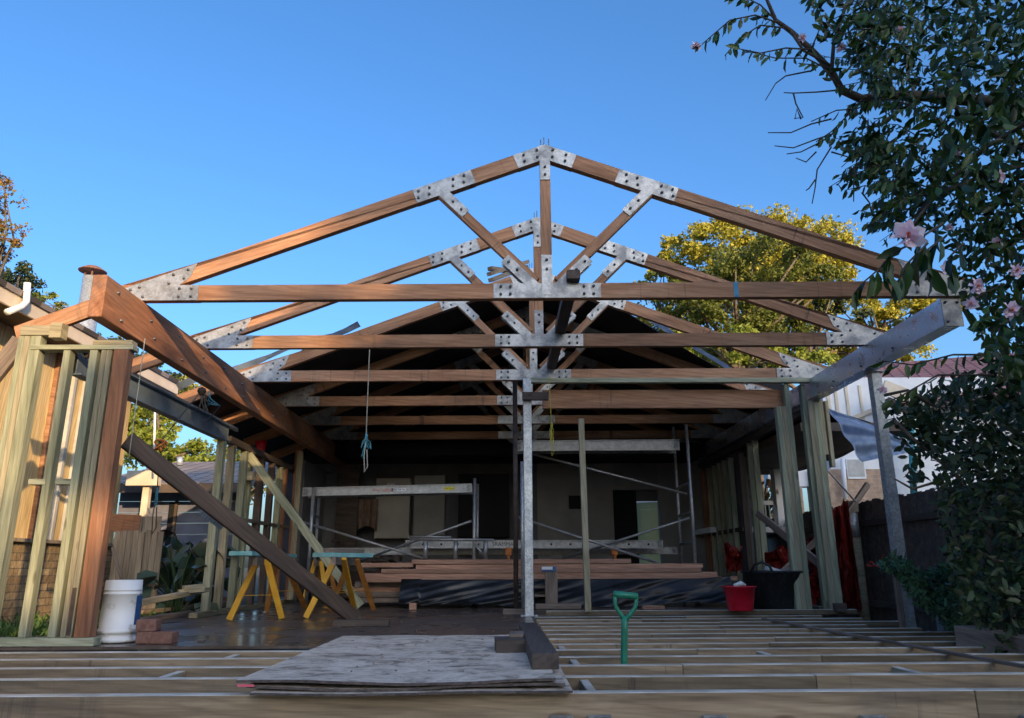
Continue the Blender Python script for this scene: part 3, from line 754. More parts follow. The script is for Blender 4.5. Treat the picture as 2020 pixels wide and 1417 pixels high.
tim('top_plate', (LX, 9.75, zsl + .05), (LX, 13.2, zsl + .05), .10, .09, M_DARKW, rf)
tim('nogging', (LX, 9.5, 1.2), (LX, 13.0, 1.2), .08, .045, M_OLD, rf)
pb = WX(484, 940, LX)
link('block', box_me(.14, .14, .12, .003, (LX + .05, pb.y, pb.z)), M_PINE, rf)
# low sill rail in the left opening
a, b = W(272, 1190, 7.6), W(408, 1163, 9.2)
tim('sill_rail', a, b, .09, .05, M_PINE, label='green pine rail at the foot of the left opening', cat='rail')

# ------------------------------------------------------------------ right side wall frame (along the house, dim)
SX = 4.02
sf = thing('wall_frame', 'dim stud frame along the right wall beside the black tub', 'wall frame', (SX, 12, 0))
for px, w, z1, mt in ((1500, .09, 2.5, M_GREEN), (1489, .10, 2.5, M_GREEN), (1470, .11, 2.4, M_DARKW), (1448, .09, 2.4, M_GREEN), (1436, .09, 2.4, M_GREEN), (1425, .09, 2.4, M_PINE), (1414, .09, 2.4, M_GREEN), (1403, .09, 2.4, M_PINE), (1392, .09, 2.4, M_BEAM)):
    p = WX(px, 1000, SX)
    tim('stud', (SX, p.y, .06), (SX, p.y, z1), .09, .05, mt, sf, up=(0, 1, 0))
tim('bottom_plate', (SX, 9.9, .03), (SX, 15.3, .03), .09, .058, M_OLD, sf)
tim('top_plate', (SX, 9.6, 2.53), (SX, 15.3, 2.53), .09, .09, M_DARKW, sf)
a, b = WX(1390, 1028, SX - .06), WX(1458, 1015, SX - .06)
tim('nogging', (SX, a.y, 1.15), (SX, b.y, 1.15), .05, .07, M_DARKW, sf)
tim('timber_brace', W(1494, 1012, 11.0), W(1628, 1122, 9.9), .045, .10, M_OLD, label='grey brace sloping down between the right hand studs', cat='brace')
tim('timber_brace', W(1520, 1150, 11.2), W(1662, 1020, 11.0), .045, .09, M_OLD, label='dim brace crossing behind the right hand studs, over the red tarp', cat='brace')

# ------------------------------------------------------------------ braces on the left
br = thing('timber_brace', 'long dark hardwood brace slanting from the left corner stud down to the floor', 'brace', WZ(715, 1225, 0))
a, b = W(250, 868, 6.25), WZ(700, 1222, .045)
tim('plank', a, b + Vector((.02, 0, 0)), .05, .145, M_BRACE, br)
M_ = Matrix
bm = bmesh.new()
pc = W(424, 1013, a.lerp(b, .4).y + .08)
for k in range(9):
    for s in (0, 1):
        boxbm(bm, .016, .012, .17, (k * .030 - .12 + s * .015, -.010 * s, 0))
link('corrugated_sheet', mesh(bm), M_TEALST, br, Matrix.Translation(pc) @ Matrix.Rotation(R(35), 4, 'Y'))
c = WZ(712, 1236, .0)
tim('timber_cleat', (c.x - .27, c.y, .031), (c.x + .27, c.y + .05, .031), .09, .06, M_DARKW, label='short dark cleat on the floor at the foot of the long brace', cat='timber offcut')
tim('timber_brace', W(478, 880, 10.6), WZ(712, 1196, .06), .045, .11, M_GREEN, label='pale green pine brace slanting down behind the right sawhorse', cat='brace')
# ------------------------------------------------------------------ sheets and timber lying in front
def wavy_sheet(name, corners, th, mat, lab, zoff=0.0, amp=.009, seed=0):
    """corners FL, FR, BR, BL on the deck, with a slightly wavy edge"""
    nx, ny = 40, 16
    FL, FR, BR, BL = [Vector(c) for c in corners]
    o = FL.lerp(BR, .5)
    bm = bmesh.new(); top = []; bot = []
    for j in range(ny + 1):
        v = j / ny; tr_ = []; br_ = []
        for i in range(nx + 1):
            u = i / nx
            p = FL.lerp(FR, u).lerp(BL.lerp(BR, u), v)
            z = amp * math.sin(u * 6.5 + seed) * (1 - v) ** 2 + amp * .5 * noise.noise(Vector((u * 5, v * 5, seed)))
            tr_.append(bm.verts.new(p - o + Vector((0, 0, z + th)))); br_.append(bm.verts.new(p - o + Vector((0, 0, z))))
        top.append(tr_); bot.append(br_)
    for j in range(ny):
        for i in range(nx):
            bm.faces.new((top[j][i], top[j][i + 1], top[j + 1][i + 1], top[j + 1][i])).material_index = 0
            bm.faces.new((bot[j][i], bot[j + 1][i], bot[j + 1][i + 1], bot[j][i + 1])).material_index = 1
    def side(a, b):
        for i in range(len(a) - 1): bm.faces.new((b[i], b[i + 1], a[i + 1], a[i])).material_index = 1
    side(top[0], bot[0]); side(top[-1][::-1], bot[-1][::-1])
    side([r[-1] for r in top], [r[-1] for r in bot]); side([r[0] for r in top][::-1], [r[0] for r in bot][::-1])
    me = mesh(bm); me.materials.append(mat); me.materials.append(M_PLYE)
    return link(name, me, None, None, Matrix.Translation(o), label=lab, cat='plywood sheet', group='formply sheets stacked on the joists')
zs = .052
f0, f1, b1, b0 = WZ(465, 1357, zs), WZ(1096, 1352, zs), WZ(1040, 1245, zs), WZ(700, 1256, zs)
f0.y = f1.y = 3.69; b1.y = b0.y = 6.05
f0.x, f1.x = W(465, 1357, 3.69).x, W(1096, 1352, 3.69).x
bx0 = WZ(668, 1262, zs).x
b0.x, b1.x = f0.x + .0, f1.x + .02
def cs(dx, dz, dy=0): return [Vector((p.x + dx, p.y + dy, dz)) for p in (f0, f1, b1, b0)]
s1 = wavy_sheet('plywood_sheet', cs(.0, .050), .012, M_PLY, 'topmost dusty grey brown formply sheet of the pile on the joists', seed=1.0)
s2 = wavy_sheet('plywood_sheet', cs(.045, .026, .01), .011, M_PLY, 'middle formply sheet of the pile, its wavy edge set back', seed=2.2, amp=.011)
s3 = wavy_sheet('plywood_sheet', cs(.075, .0065, -.03), .011, M_PLY, 'lowest formply sheet of the pile, jutting out at the right corner', seed=2.6, amp=.005)
link('pink_mark', box_me(.075, .004, .010, 0), M_PINKP, s1, Matrix.Translation((f0.x + .045, 3.688, .046)))
link('pink_mark', box_me(.075, .003, .012, 0, (W(490, 1381, 3.745).x, 3.7455, W(490, 1381, 3.745).z)), M_PINKP, ff)
a, b = WZ(1076, 1318, .105), WZ(1047, 1238, .105)
a.y = 4.0; a.x = W(1076, 1318, 4.0).x; b.y = 6.15; b.x = a.x - .02
tim('timber_beam', (a.x, a.y, .105), (b.x, b.y, .105), .135, .075, M_DARKW, label='dark wet timber beam lying along the right edge of the formply pile', cat='timber')
c = WZ(1012, 1270, .10)
c = Vector((W(1012, 1270, 4.95).x, 4.95, .10))
tim('timber_offcut', (c.x - .11, c.y, .096), (c.x + .105, c.y + .01, .096), .26, .076, M_DARKW, label='dark square timber block on the back of the formply pile', cat='timber offcut')
tim('timber_offcut', (c.x + .02, c.y + .02, .146), (c.x + .03, c.y + .22, .146), .09, .024, M_OLD, label='small grey ribbed offcut lying on the dark timber block', cat='timber offcut')

# spade handle standing between the joists
g = thing('garden_spade', 'green D handle spade standing upright between the right joists', 'spade', (0, 0, 0))
gy = 4.93
pt = lambda px, py: W(px, py, gy)
hb, ht = pt(1231, 1312), pt(1232, 1216)
hb.z -= .35
bm = bmesh.new(); tubebm(bm, [hb, pt(1231, 1300), pt(1232, 1240), ht], [.022, .022, .021, .023], 12)
link('shaft', mesh(bm, smooth=True), M_GREENP, g)
l0, l1 = pt(1212, 1172), pt(1257, 1177)
bm = bmesh.new(); tubebm(bm, [l0 - Vector((.006, 0, 0)), l0, l1, l1 + Vector((.006, 0, 0))], [.012, .021, .021, .012], 12)
link('grip', mesh(bm, smooth=True), M_GREENP, g)
for px in (((1232, 1224), (1224, 1211), (1215, 1198), (1213, 1188), (1214, 1174)), ((1233, 1224), (1243, 1212), (1252, 1200), (1255, 1190), (1255, 1178))):
    bm = bmesh.new(); tubebm(bm, [pt(*q) for q in px], [.019, .015, .013, .012, .014], 10)
    link('handle_arm', mesh(bm, smooth=True), M_GREENP, g)
bm = bmesh.new(); boxbm(bm, .19, .006, .30, (hb.x, hb.y, hb.z - .13), None, .002); link('blade', mesh(bm), M_RUSTY, g)

# buckets
c = WZ(1462, 1207, .06); c = Vector((W(1462, 1207, 9.12).x, 9.12, .06))
bk = thing('bucket', 'bright red plastic bucket on the bottom plate of the right wall', 'bucket', c)
bm = bmesh.new(); r = lathebm(bm, [(.0001, 0), (.135, 0), (.14, .01), (.18, .255), (.195, .258), (.195, .27), (.172, .268), (.135, .02), (.0001, .015)], 28); link('pail', mesh(bm, smooth=True), M_REDP, bk, None, True)
tube('rim_cloth', [c + Vector((-.06, 0, .275)), c + Vector((.02, -.02, .30)), c + Vector((.08, .02, .28))], [.02, .03, .015], M_WPLAST, None, 8, label='crumpled white cloth sticking out of the red bucket', cat='cloth')
c = Vector((W(1537, 1205, 9.62).x, 9.62, 0.0))
bk = thing('rubble_tub', 'big black flexible tub with two loop handles behind the right studs', 'tub', c)
bm = bmesh.new(); lathebm(bm, [(.0001, 0), (.27, 0), (.285, .02), (.40, .47), (.415, .475), (.415, .50), (.39, .49), (.27, .04), (.0001, .03)], 32, squash=.9); link('tub_body', mesh(bm, smooth=True), M_BLACKR, bk, None, True)
for s in (-1, 1):
    tube('handle', [(s * .36, -.17, .48), (s * .33, -.22, .57), (s * .25, -.27, .60), (s * .17, -.29, .56), (s * .14, -.30, .48)], .016, M_BLACKR, bk, 8, local=True)
for k, (dx, dz, m) in enumerate(((-.03, .50, M_WPLAST), (.16, .51, M_CLOTH))):
    bm = bmesh.new(); boxbm(bm, .2, .14, .05, (0, 0, 0), Matrix.Rotation(.3 * (1 - 2 * k), 4, 'Y'), .006)
    link('offcut', mesh(bm), m, None, Matrix.Translation(c + Vector((dx, -.05, dz))), label=('white offcut lying on top of the black tub', 'tan offcut lying on top of the black tub at its right')[k], cat='offcut')
c = Vector((W(232, 1255, 6.35).x, 6.35, 0.0))
bk = thing('bucket', 'tall white plastic drum with a blue label beside the corner stud', 'bucket', c)
bm = bmesh.new(); lathebm(bm, [(.0001, 0), (.150, 0), (.153, .07), (.157, .072), (.157, .078), (.154, .08), (.155, .10), (.159, .102), (.159, .108), (.155, .11), (.160, .37), (.168, .372), (.168, .40), (.160, .402), (.165, .44), (.171, .442), (.171, .465), (.158, .462), (.145, .02), (.0001, .015)], 36); bmesh.ops.transform(bm, matrix=Matrix.Translation((0, 0, .47)) @ Matrix.Rotation(math.pi, 4, 'X') @ Matrix.Scale(.90, 4, (1, 0, 0)) @ Matrix.Scale(.90, 4, (0, 1, 0)), verts=bm.verts[:]); link('pail', mesh(bm, smooth=True), M_WPLAST, bk, None, True)
bm = bmesh.new()
for k in range(8):
    a0, a1 = R(-60 + k * 9), R(-60 + (k + 1) * 9)
    rr = .1465
    bm.faces.new([bm.verts.new((rr * math.cos(q), rr * math.sin(q), z)) for q, z in ((a0, .13), (a1, .13), (a1, .35), (a0, .35))])
lb_ = link('label', mesh(bm), M_BLUEP, bk, Matrix.Rotation(R(40), 4, 'Z'), True)

# bricks
def brick(px, py, Y, z0, lab, rot=0, sx=.155, sz=.083, sy=.11):
    x = W(px, py, Y).x
    bm = bmesh.new(); boxbm(bm, sx, sy, sz, (0, 0, 0), None, .006)
    link('brick', mesh(bm), M_BRICKR, None, Matrix.Translation((x, Y, z0 + sz / 2)) @ Matrix.Rotation(rot, 4, 'Z'), label=lab, cat='brick', group='loose red bricks on the floor')
brick(294, 1255, 6.22, 0.001, 'lower brick of the small stack beside the white drum', .06, sz=.088)
brick(294, 1230, 6.22, 0.09, 'upper brick of the small stack beside the white drum', .02, sz=.088)
brick(326, 1255, 6.20, 0.001, 'single red brick lying flat at the right of the brick stack', -.1, .165, .088)
bm = bmesh.new(); boxbm(bm, .06, .04, .012, (0, 0, 0), None, .004)
link('stone_chip', mesh(bm), M_OLD, None, Matrix.Translation(WZ(397, 1265, .007)), label='small flat stone chip at the front edge of the wet floor', cat='stone')

# planks on the floor at left
def floorplank(pa, pb, za, zb, lab, w=.14, d=.045, mat=M_JOIST):
    a, b = WZ(*pa, za), WZ(*pb, zb); a.z = za; b.z = zb
    tim('timber_plank', a, b, w, d, mat, label=lab, cat='timber', group='timber planks on the wet floor at left')
floorplank((276, 1224), (456, 1196), .0245, .0245, 'lowest dark timber of the small pile left of the sawhorse', .14, .045, M_OLD)
floorplank((272, 1208), (452, 1189), .072, .072, 'middle pale timber of the small pile left of the sawhorse')
floorplank((330, 1190), (462, 1180), .120, .120, 'top brown timber of the small pile left of the sawhorse', .12, .05, M_DECKB)
for k, (pa, pb, z) in enumerate((((352, 1168), (402, 1163), .235), ((362, 1160), (400, 1156), .29))):
    a, b = W(*pa, 8.6), W(*pb, 8.75)
    tim('timber_offcut', a, b, .09, .045, M_PINE, label=('pale offcut resting on the sill rail in the left opening', 'smaller pale offcut on top of the one over the sill rail')[k], cat='timber offcut')

# sawhorses
def sawhorse(lab, near, rear, apexn, apexr):
    t = thing('sawhorse', lab, 'sawhorse', (0, 0, 0), 0, 'yellow sawhorses on the floor')
    an, ar = apexn, apexr
    tim('top_rail', an + (an - ar) * .35, ar + (ar - an) * .35, .05, .09, M_OLD, t)
    for foot, ap, m in ((near[0], an, M_YEL), (near[1], an, M_YEL), (rear[0], ar, M_ORANGEW), (rear[1], ar, M_ORANGEW)):
        s = .045 if foot.x > ap.x else -.045
        tim('leg', foot + Vector((0, 0, .01)), ap + Vector((s, 0, .03)), .066, .034, m, t, up=(0, -1, .1))
    n0, n1 = near[0].lerp(an, .42), near[1].lerp(an, .42)
    tube('spreader_wire', [n0, n1], .004, M_YEL, t, 6)
    n0, n1 = rear[0].lerp(ar, .42), rear[1].lerp(ar, .42)
    tube('spreader_wire', [n0, n1], .004, M_YEL, t, 6)
    return t
Z0 = 0.0
nA = (WZ(452, 1225, 0), WZ(556, 1222, 0)); rA = (WZ(526, 1208, 0), WZ(604, 1203, 0))
apn = Vector(((nA[0].x + nA[1].x) / 2 + .04, nA[0].y + .03, .63)); apr = Vector(((rA[0].x + rA[1].x) / 2 + .0, rA[0].y - .25, .63))
sawhorse('left yellow sawhorse with a teal painted board on top', nA, rA, apn, apr)
tim('board', apn + (apn - apr) * .5 + Vector((-.12, 0, .075)), apr + Vector((0.05, .2, .075)), .24, .045, M_TEAL, label='teal painted board on the left sawhorse, behind the long brace', cat='board')
nB = (WZ(603, 1221, 0), WZ(700, 1209, 0)); rB = (WZ(652, 1206, 0), WZ(737, 1204, 0))
bpn = Vector((W(668, 1102, nB[0].y).x, nB[0].y + .05, .63)); bpr = Vector((W(698, 1108, rB[0].y - .2).x, rB[0].y - .25, .63))
sawhorse('right yellow sawhorse carrying a teal board and a grey plank', nB, rB, bpn, bpr)
a, b = W(628, 1080, bpn.y - .15), W(726, 1088, bpn.y + .55)
a.z = b.z = .70
tim('board', a, b, .18, .05, M_TEAL, label='teal painted board with dark end on the right sawhorse', cat='board')
a2, b2 = W(646, 1070, bpn.y - .05), W(712, 1076, bpn.y + .5); a2.z = b2.z = .75
tim('board', a2, b2, .12, .045, M_OLD, label='short grey plank on top of the teal board', cat='board')
c = (bpn + bpr) / 2
# third sawhorse further back, seen between the two
nC = (WZ(598, 1190, 0), WZ(640, 1190, 0)); rC = (WZ(628, 1186, 0), WZ(662, 1186, 0))
for v in nC + rC: v.y = min(v.y, 12.4)
yC = 12.2
nC = [Vector((W(px, 1190, yC).x, yC, 0)) for px in (597, 645)]; rC = [Vector((W(px, 1186, yC + .5).x, yC + .5, 0)) for px in (615, 665)]
sawhorse('third yellow sawhorse in the shade behind the green brace', nC, rC, (nC[0] + nC[1]) / 2 + Vector((0, .05, .63)), (rC[0] + rC[1]) / 2 + Vector((0, -.05, .63)))

# ------------------------------------------------------------------ timber pack, plastic sheet
def plank(px0, px1, py, Y, th, dpt, mat, lab, grp='decking boards stacked across the house'):
    p0, p1 = W(px0, py, Y), W(px1, py, Y)
    z = (p0.z + p1.z) / 2
    tim('deck_board', (p0.x, Y + dpt / 2, z), (p1.x, Y + dpt / 2, z), dpt, th - .004, mat, label=lab, cat='board', group=grp, bev=.004)
YP = 11.3
rows = [((812, 1245), 1108, 0), ((711, 815), 1115, 3), ((820, 1387), 1117.5, 1), ((752, 1384), 1126, 0), ((712, 1415), 1134.5, 2), ((716, 1456), 1143, 0)]
labs = ['topmost brown board of the long stack, shorter than the rest', 'short brown board end at the left of the long stack', 'second brown board from the top of the long stack', 'third brown board from the top of the long stack', 'fourth brown board from the top, second lowest in the long stack', 'bottom brown board of the long stack, reaching furthest right']
YS = [0, 0, .02, .0, .015, 0]
for (pp, py, k), lab, dy in zip(rows, labs, YS):
    plank(pp[0], pp[1], py, YP + dy, .068, .45, M_DECKB, lab)
for k, (x0, x1, py) in enumerate(((700, 805, 1153), (690, 800, 1163), (700, 815, 1173), (690, 800, 1184))):
    plank(x0, x1, py, YP + .2 + .03 * (k % 2), .078, .4, M_OLD if k != 1 else M_DECKB, ['first', 'second', 'third', 'lowest'][k] + ' timber end under the long stack, left of the black plastic', 'timber ends under the board stack')
def film():
    nx, nz = 260, 26
    a, b = W(792, 1150, YP - .06).x, W(1440, 1150, YP - .06).x
    zt_, zb_ = W(1000, 1143, YP).z, .015
    bm = bmesh.new(); g = []
    for j in range(nz + 1):
        v = j / nz; row = []
        for i in range(nx + 1):
            u = i / nx
            x = a + (b - a) * u
            z = zt_ + (zb_ + .05 * max(0, math.sin(u * 9)) * v - zt_) * v
            q = u * 9 - v * 1.1
            f = math.sin(u * 11 + v * 2.0) * .04 + noise.noise(Vector((q, v * .7, 3))) * .075 + (abs(noise.noise(Vector((u * 7 + v * 2.2, v * .9, 1)))) - .2) * .10 + noise.noise(Vector((u * 17 + v * 5.5, v * 1.5, 7))) * .04
            if u < .06: z = z * .9 + .05; 
            if u > .93: z += .05 * (u - .93) * 10
            row.append(bm.verts.new((x, YP - .10 - .20 * v - f * (.3 + .7 * v), z)))
        g.append(row)
    back = [bm.verts.new((v.co.x, YP + .45, v.co.z)) for v in g[0]]
    for j in range(nz):
        for i in range(nx): bm.faces.new((g[j][i], g[j][i + 1], g[j + 1][i + 1], g[j + 1][i]))
    for i in range(nx): bm.faces.new((back[i], back[i + 1], g[0][i + 1], g[0][i]))
    o = link('plastic_sheet', mesh(bm, smooth=True), M_BLACKPL, label='crumpled black plastic sheet draped under the brown board stack', cat='plastic sheet')
film()
tb = [((990, 1185), (1150, 1194)), ]
p = W(1088, 1195, 10.9)
tim('timber_stub', (p.x, 10.9, .001), (p.x, 10.9, W(1088, 1128, 10.9).z), .10, .17, M_OLD, up=(1, 0, 0), label='grey timber stub standing upright in front of the board stack', cat='timber offcut')
zt_ = W(1088, 1128, 10.9).z
bx = link('tape_box', box_me(.20, .09, .07, .003, (p.x - .03, 10.88, zt_ + .036)), M_BLUEP, label='small blue and white carton on top of the upright stub', cat='box')
link('box_label', box_me(.15, .002, .04, 0, (p.x - .055, 10.8335, zt_ + .048)), M_WHITE, bx)
for k, py in enumerate((1158, 1175)):
    q = W(1067, py, 11.0)
    tim('timber_offcut', (q.x - .09, 11.0, q.z), (q.x + .09, 11.0, q.z), .2, .03, M_OLD, label=('upper grey spacer left of the upright timber stub', 'lower grey spacer left of the upright timber stub')[k], cat='timber offcut')
q = W(1100, 1194, 10.7); tim('timber_offcut', (W(1056, 1194, 10.7).x, 10.7, .04), (W(1146, 1194, 10.7).x, 10.72, .04), .1, .07, M_OLD, label='flat grey timber on the floor below the upright stub', cat='timber offcut')
q = W(1288, 1194, 10.6); tim('timber_offcut', (W(1266, 1194, 10.6).x, 10.6, .025), (W(1310, 1194, 10.6).x, 10.6, .025), .08, .045, M_DECKB, label='short brown offcut on the floor before the black plastic', cat='timber offcut')
q = W(815, 1190, 10.8); tim('timber_offcut', (W(808, 1190, 10.8).x, 10.8, .045), (W(822, 1190, 10.8).x, 10.8, .045), .08, .085, M_DECKB, label='small brown block on the floor left of the black plastic', cat='timber offcut')

# ------------------------------------------------------------------ scaffolding
def alu_plank(lab, pa, pb, Y, th, dpt=.32):
    a, b = W(*pa, Y), W(*pb, Y)
    t = thing('scaffold_plank', lab, 'scaffold plank', a)
    M, L = frame(a, b)
    bm = bmesh.new()
    boxbm(bm, L, .008, th, (0, 0, 0)); boxbm(bm, L, dpt - .016, .010, (0, dpt / 2, th / 2 - .01)); boxbm(bm, L, .008, th, (0, dpt, 0))
    boxbm(bm, L, .022, .012, (0, -.012, th / 2 - .006)); boxbm(bm, L, .022, .012, (0, -.012, -th / 2 + .006))
    link('deck', mesh(bm), M_ALU, t, M)
    for s in (-1, 1):
        bm = bmesh.new(); boxbm(bm, .06, .004, th * .8, (s * (L / 2 - .05), -.027, 0)); link('end_hook', mesh(bm), M_BOLT, t, M)
    return t, M, L
tA, MA, LA = alu_plank('aluminium scaffold plank with red and yellow stickers in the left bay', (597, 971), (931, 963), 11.55, .13)
def sticker(t, M, x, w, h, mat, text=None, tm=None, ts=.05, z=0):
    s = link('sticker', box_me(w, .001, h, 0), mat, t, M @ Matrix.Translation((x, -.0055, z)))
    if text: link('lettering', textmesh(text, ts), tm, s, M @ Matrix.Translation((x, -.007, z)) @ TEXTM)
def xon(M, px, Y): return (M.inverted() @ W(px, 968, Y)).x
sticker(tA, MA, xon(MA, 754, 11.55), .34, .06, M_ALU, 'Allied Scaffold', M_REDINK, .052)
sticker(tA, MA, xon(MA, 787, 11.55), .22, .05, M_WHITE, '1300 338 766', M_BLKINK, .036)
sticker(tA, MA, xon(MA, 886, 11.55), .16, .05, M_YSTICK, 'MAX 225kg', M_BLKINK, .032)
tB, MB, LB = alu_plank('aluminium scaffold plank high up in the right bay', (1018, 880), (1340, 878), 11.9, .17)
tC, MC, LC = alu_plank('grey scaffold plank with dark holes lying behind the board stack', (800, 1074), (1308, 1074), 12.1, .125)
for px in (838, 873, 905, 945, 1086, 1123, 1236, 1274):
    link('hole', (lambda b: (lathebm(b, [(.0001, .001), (.018, .001), (.018, .0)], 12), mesh(b))[1])(bmesh.new()), M_BLACK, tC, MC @ Matrix.Translation((xon(MC, px, 12.1), -.0045, 0)) @ BROT)
link('lettering', textmesh('SRAMMAX', .085), M_BLKINK, tC, MC @ Matrix.Translation((xon(MC, 996, 12.1), -.0055, .0)) @ TEXTM)
tD, MD, LD = alu_plank('lower grey scaffold plank behind the holed one', (640, 1088), (1335, 1086), 12.6, .11)
def scaf(lab, posts, rungs, Y, Y2):
    t = thing('scaffold_stand', lab, 'scaffold', W(posts[0][0][0], 1190, Y))
    for (pt0, pb0), yy in posts_y(posts, Y, Y2):
        a, b = W(*pt0, yy), W(*pb0, yy); b.x = b.x; a.x = b.x
        tube('upright', [(b.x, yy, .02), (b.x, yy, a.z)], .025, M_ALU, t, 10)
        link('foot', (lambda q: (lathebm(q, [(.0001, .02), (.03, .02), (.06, .0), (.0001, .0)], 12), mesh(q))[1])(bmesh.new()), M_BLACKR, t, Matrix.Translation((b.x, yy, .003)))
    for z in rungs:
        xa = W(*posts[0][1], Y).x; xb = W(*posts[1][1], Y2).x
        tube('rung', [(xa, Y, z), (xb, Y2, z)], .02, M_ALU, t, 8)
    return t
def posts_y(posts, Y, Y2): return list(zip(posts, (Y, Y2)))
scaf('left scaffold end frame near the green brace', [((617, 962), (610, 1100)), ((622, 962), (622, 1100))], (.45, .9, 1.35), 11.45, 12.6)
scaf('silver scaffold end frame at the right end of the stickered plank', [((932, 944), (935, 1100)), ((940, 955), (941, 1100))], (.5, 1.0), 11.45, 12.6)
scaf('tall scaffold end frame in front of the lit door', [((1355, 838), (1371, 1100)), ((1325, 842), (1344, 1100))], (.45, .9, 1.35, 1.8), 11.6, 12.6)
def strut(lab, pa, ya, pb, yb, r=.020):
    tube('scaffold_brace', [W(*pa, ya), W(*pb, yb)], r, M_ALU, None, 10, label=lab, cat='scaffold brace')
strut('scaffold tube sloping down right from the left end frame', (598, 1030), 11.6, (838, 1103), 11.5)
strut('scaffold tube rising right to the silver end frame', (700, 1110), 12.3, (930, 1028), 11.5)
strut('scaffold tube falling right across the right bay at mid height', (1020, 1020), 11.6, (1300, 1112), 11.6)
strut('scaffold tube rising right before the lit door', (1110, 1102), 12.2, (1360, 1022), 11.7)
strut('upper scaffold tube falling right high in the right bay', (1040, 893), 12.2, (1355, 975), 12.2)
tr_ = thing('trestle', 'short silver scaffold trestle standing on the board stack', 'trestle', W(890, 1103, 11.45))
for py, dz in ((1059, 0), (1064, 0)):
    a, b = W(807, py, 11.42), W(974, py + 1.5, 11.42)
    if py == 1059: b = W(890, py + .6, 11.42)
    tube('rail', [a, b], .020 if py > 1060 else .017, M_ALU, tr_, 10)
for px in (840, 899, 958):
    a, b = W(px, 1066, 11.45), W(px, 1103, 11.45)
    tube('leg', [(a.x, 11.45, a.z), (a.x, 11.45, b.z)], .034, M_ALU, tr_, 10)
tube('stay', [W(935, 1072, 11.43), W(955, 1097, 11.43)], .018, M_ALU, tr_, 8)
for k, (px, lab) in enumerate(((1003, 'orange castor wheel of the scaffold just left of the centre post'), (1212, 'orange castor wheel of the scaffold left of the lit door'))):
    c = W(px, 1092, 12.0)
    t = thing('castor', lab, 'castor', c)
    bm = bmesh.new(); lathebm(bm, [(.0001, -.02), (.05, -.02), (.055, -.01), (.055, .01), (.05, .02), (.0001, .02)], 18)
    link('wheel', mesh(bm, smooth=True), M_WPLAST if k < 0 else M_ORCLAMP, t, Matrix.Translation((0, -.02, -.06)) @ Matrix.Rotation(math.pi / 2, 4, 'Y'), True)
    link('fork', box_me(.10, .07, .12, .01, (0, 0, .03)), M_ORCLAMP, t, None, True)

# ------------------------------------------------------------------ ropes
def tassel(name, lab, top, knot, mat, mat2, spread=.06, drop=.22, n=9):
    t = thing(name, lab, 'rope', top)
    tube('line', sag(top, knot, 10), .005, mat2, t, 6)
    bm = bmesh.new()
    for k in range(n):
        d = Vector((random.uniform(-1, 1) * spread, random.uniform(-.5, .5) * spread, -random.uniform(.3, 1) * drop))
        tubebm(bm, [knot, knot + d * .5 + Vector((random.uniform(-.02, .02), 0, .02)), knot + d], .004, 5)
    link('frayed_end', mesh(bm), mat, t)
    bm = bmesh.new(); tubebm(bm, [knot + Vector((0, 0, .06)), knot + Vector((.004, 0, .03)), knot, knot - Vector((0, 0, .04))], [.006, .014, .015, .006], 8)
    link('knot', mesh(bm, smooth=True), mat, t)
    lp = [knot - Vector((0, 0, .03)), knot - Vector((.012, 0, .18)), knot - Vector((.0, 0, .36)), knot - Vector((-.03, 0, .30)), knot - Vector((-.015, 0, .12))]
    tube('loop', lp, .005, mat2, t, 6)
    return t
tassel('hanging_rope', 'long pale string with blue frayed knot hanging from the second truss', W(729, 690, 7.9), W(722, 865, 7.95), M_ROPEB, M_ROPEG)
tassel('hanging_rope', 'yellow and blue rope end hanging beside the centre steel post', W(1083, 740, 9.1), W(1088, 842, 9.1), M_ROPEY, M_ROPEY, .03, .25, 6)
tassel('hanging_rope', 'blue green rope hanging beneath the long brace in the left opening', W(314, 915, 7.0), W(309, 975, 7.0), M_ROPEB, M_RUSTY, .02, .22, 6)
tube('string_line', sag(W(286, 668, 6.1), W(254, 905, 6.1), 4), .004, M_ROPEG, None, 6, label='thin pale string falling past the corner stud', cat='string')
tube('string_line', sag(W(310, 880, 6.6), W(396, 772, 8.0), 4), .005, M_BLKINK, None, 6, label='dark cord running from the long brace up to the left beam', cat='string')
tube('string_line', sag(W(402, 838, 8.6), W(436, 800, 9.0), 4), .007, M_BLKINK, None, 6, label='dark cord tied around the blue grey lintel', cat='string')
bm = bmesh.new()
kc = W(434, 801, 9.0)
for k in range(7): tubebm(bm, [kc, kc + Vector((-.10 - .03 * random.random(), 0, .02 + .012 * k)), kc + Vector((-.16, .02, .01 + .03 * k))], .004, 5)
link('rope_tuft', mesh(bm), M_ROPEB, label='blue frayed rope tuft under the left beam against the sky', cat='rope')
bm = bmesh.new(); kc = W(398, 772, 8.0)
for k in range(9): tubebm(bm, [kc, kc + Vector((random.uniform(-.07, .07), 0, -.05)), kc + Vector((random.uniform(-.09, .09), 0, -.2 * random.random() - .05))], .006, 5)
bm2 = lathebm(bm, [(.0001, .05), (.04, .03), (.05, 0), (.03, -.04), (.0001, -.05)], 8, kc)
link('rope_knot', mesh(bm), M_BLKINK, label='dark knotted rope bundle tied on the left beam underside', cat='rope')
c = W(316, 884, 6.65)
tube('rope_wrap', [c + Vector((.035 * math.cos(q * 1.3), .04 * math.sin(q) , .012 * q / 6 + .04 * math.sin(q * .9))) for q in np.linspace(0, 18, 40)], .010, M_ORCLAMP, None, 6, label='orange strap knotted around the long brace', cat='strap')
q = W(540, 905, 11.6)
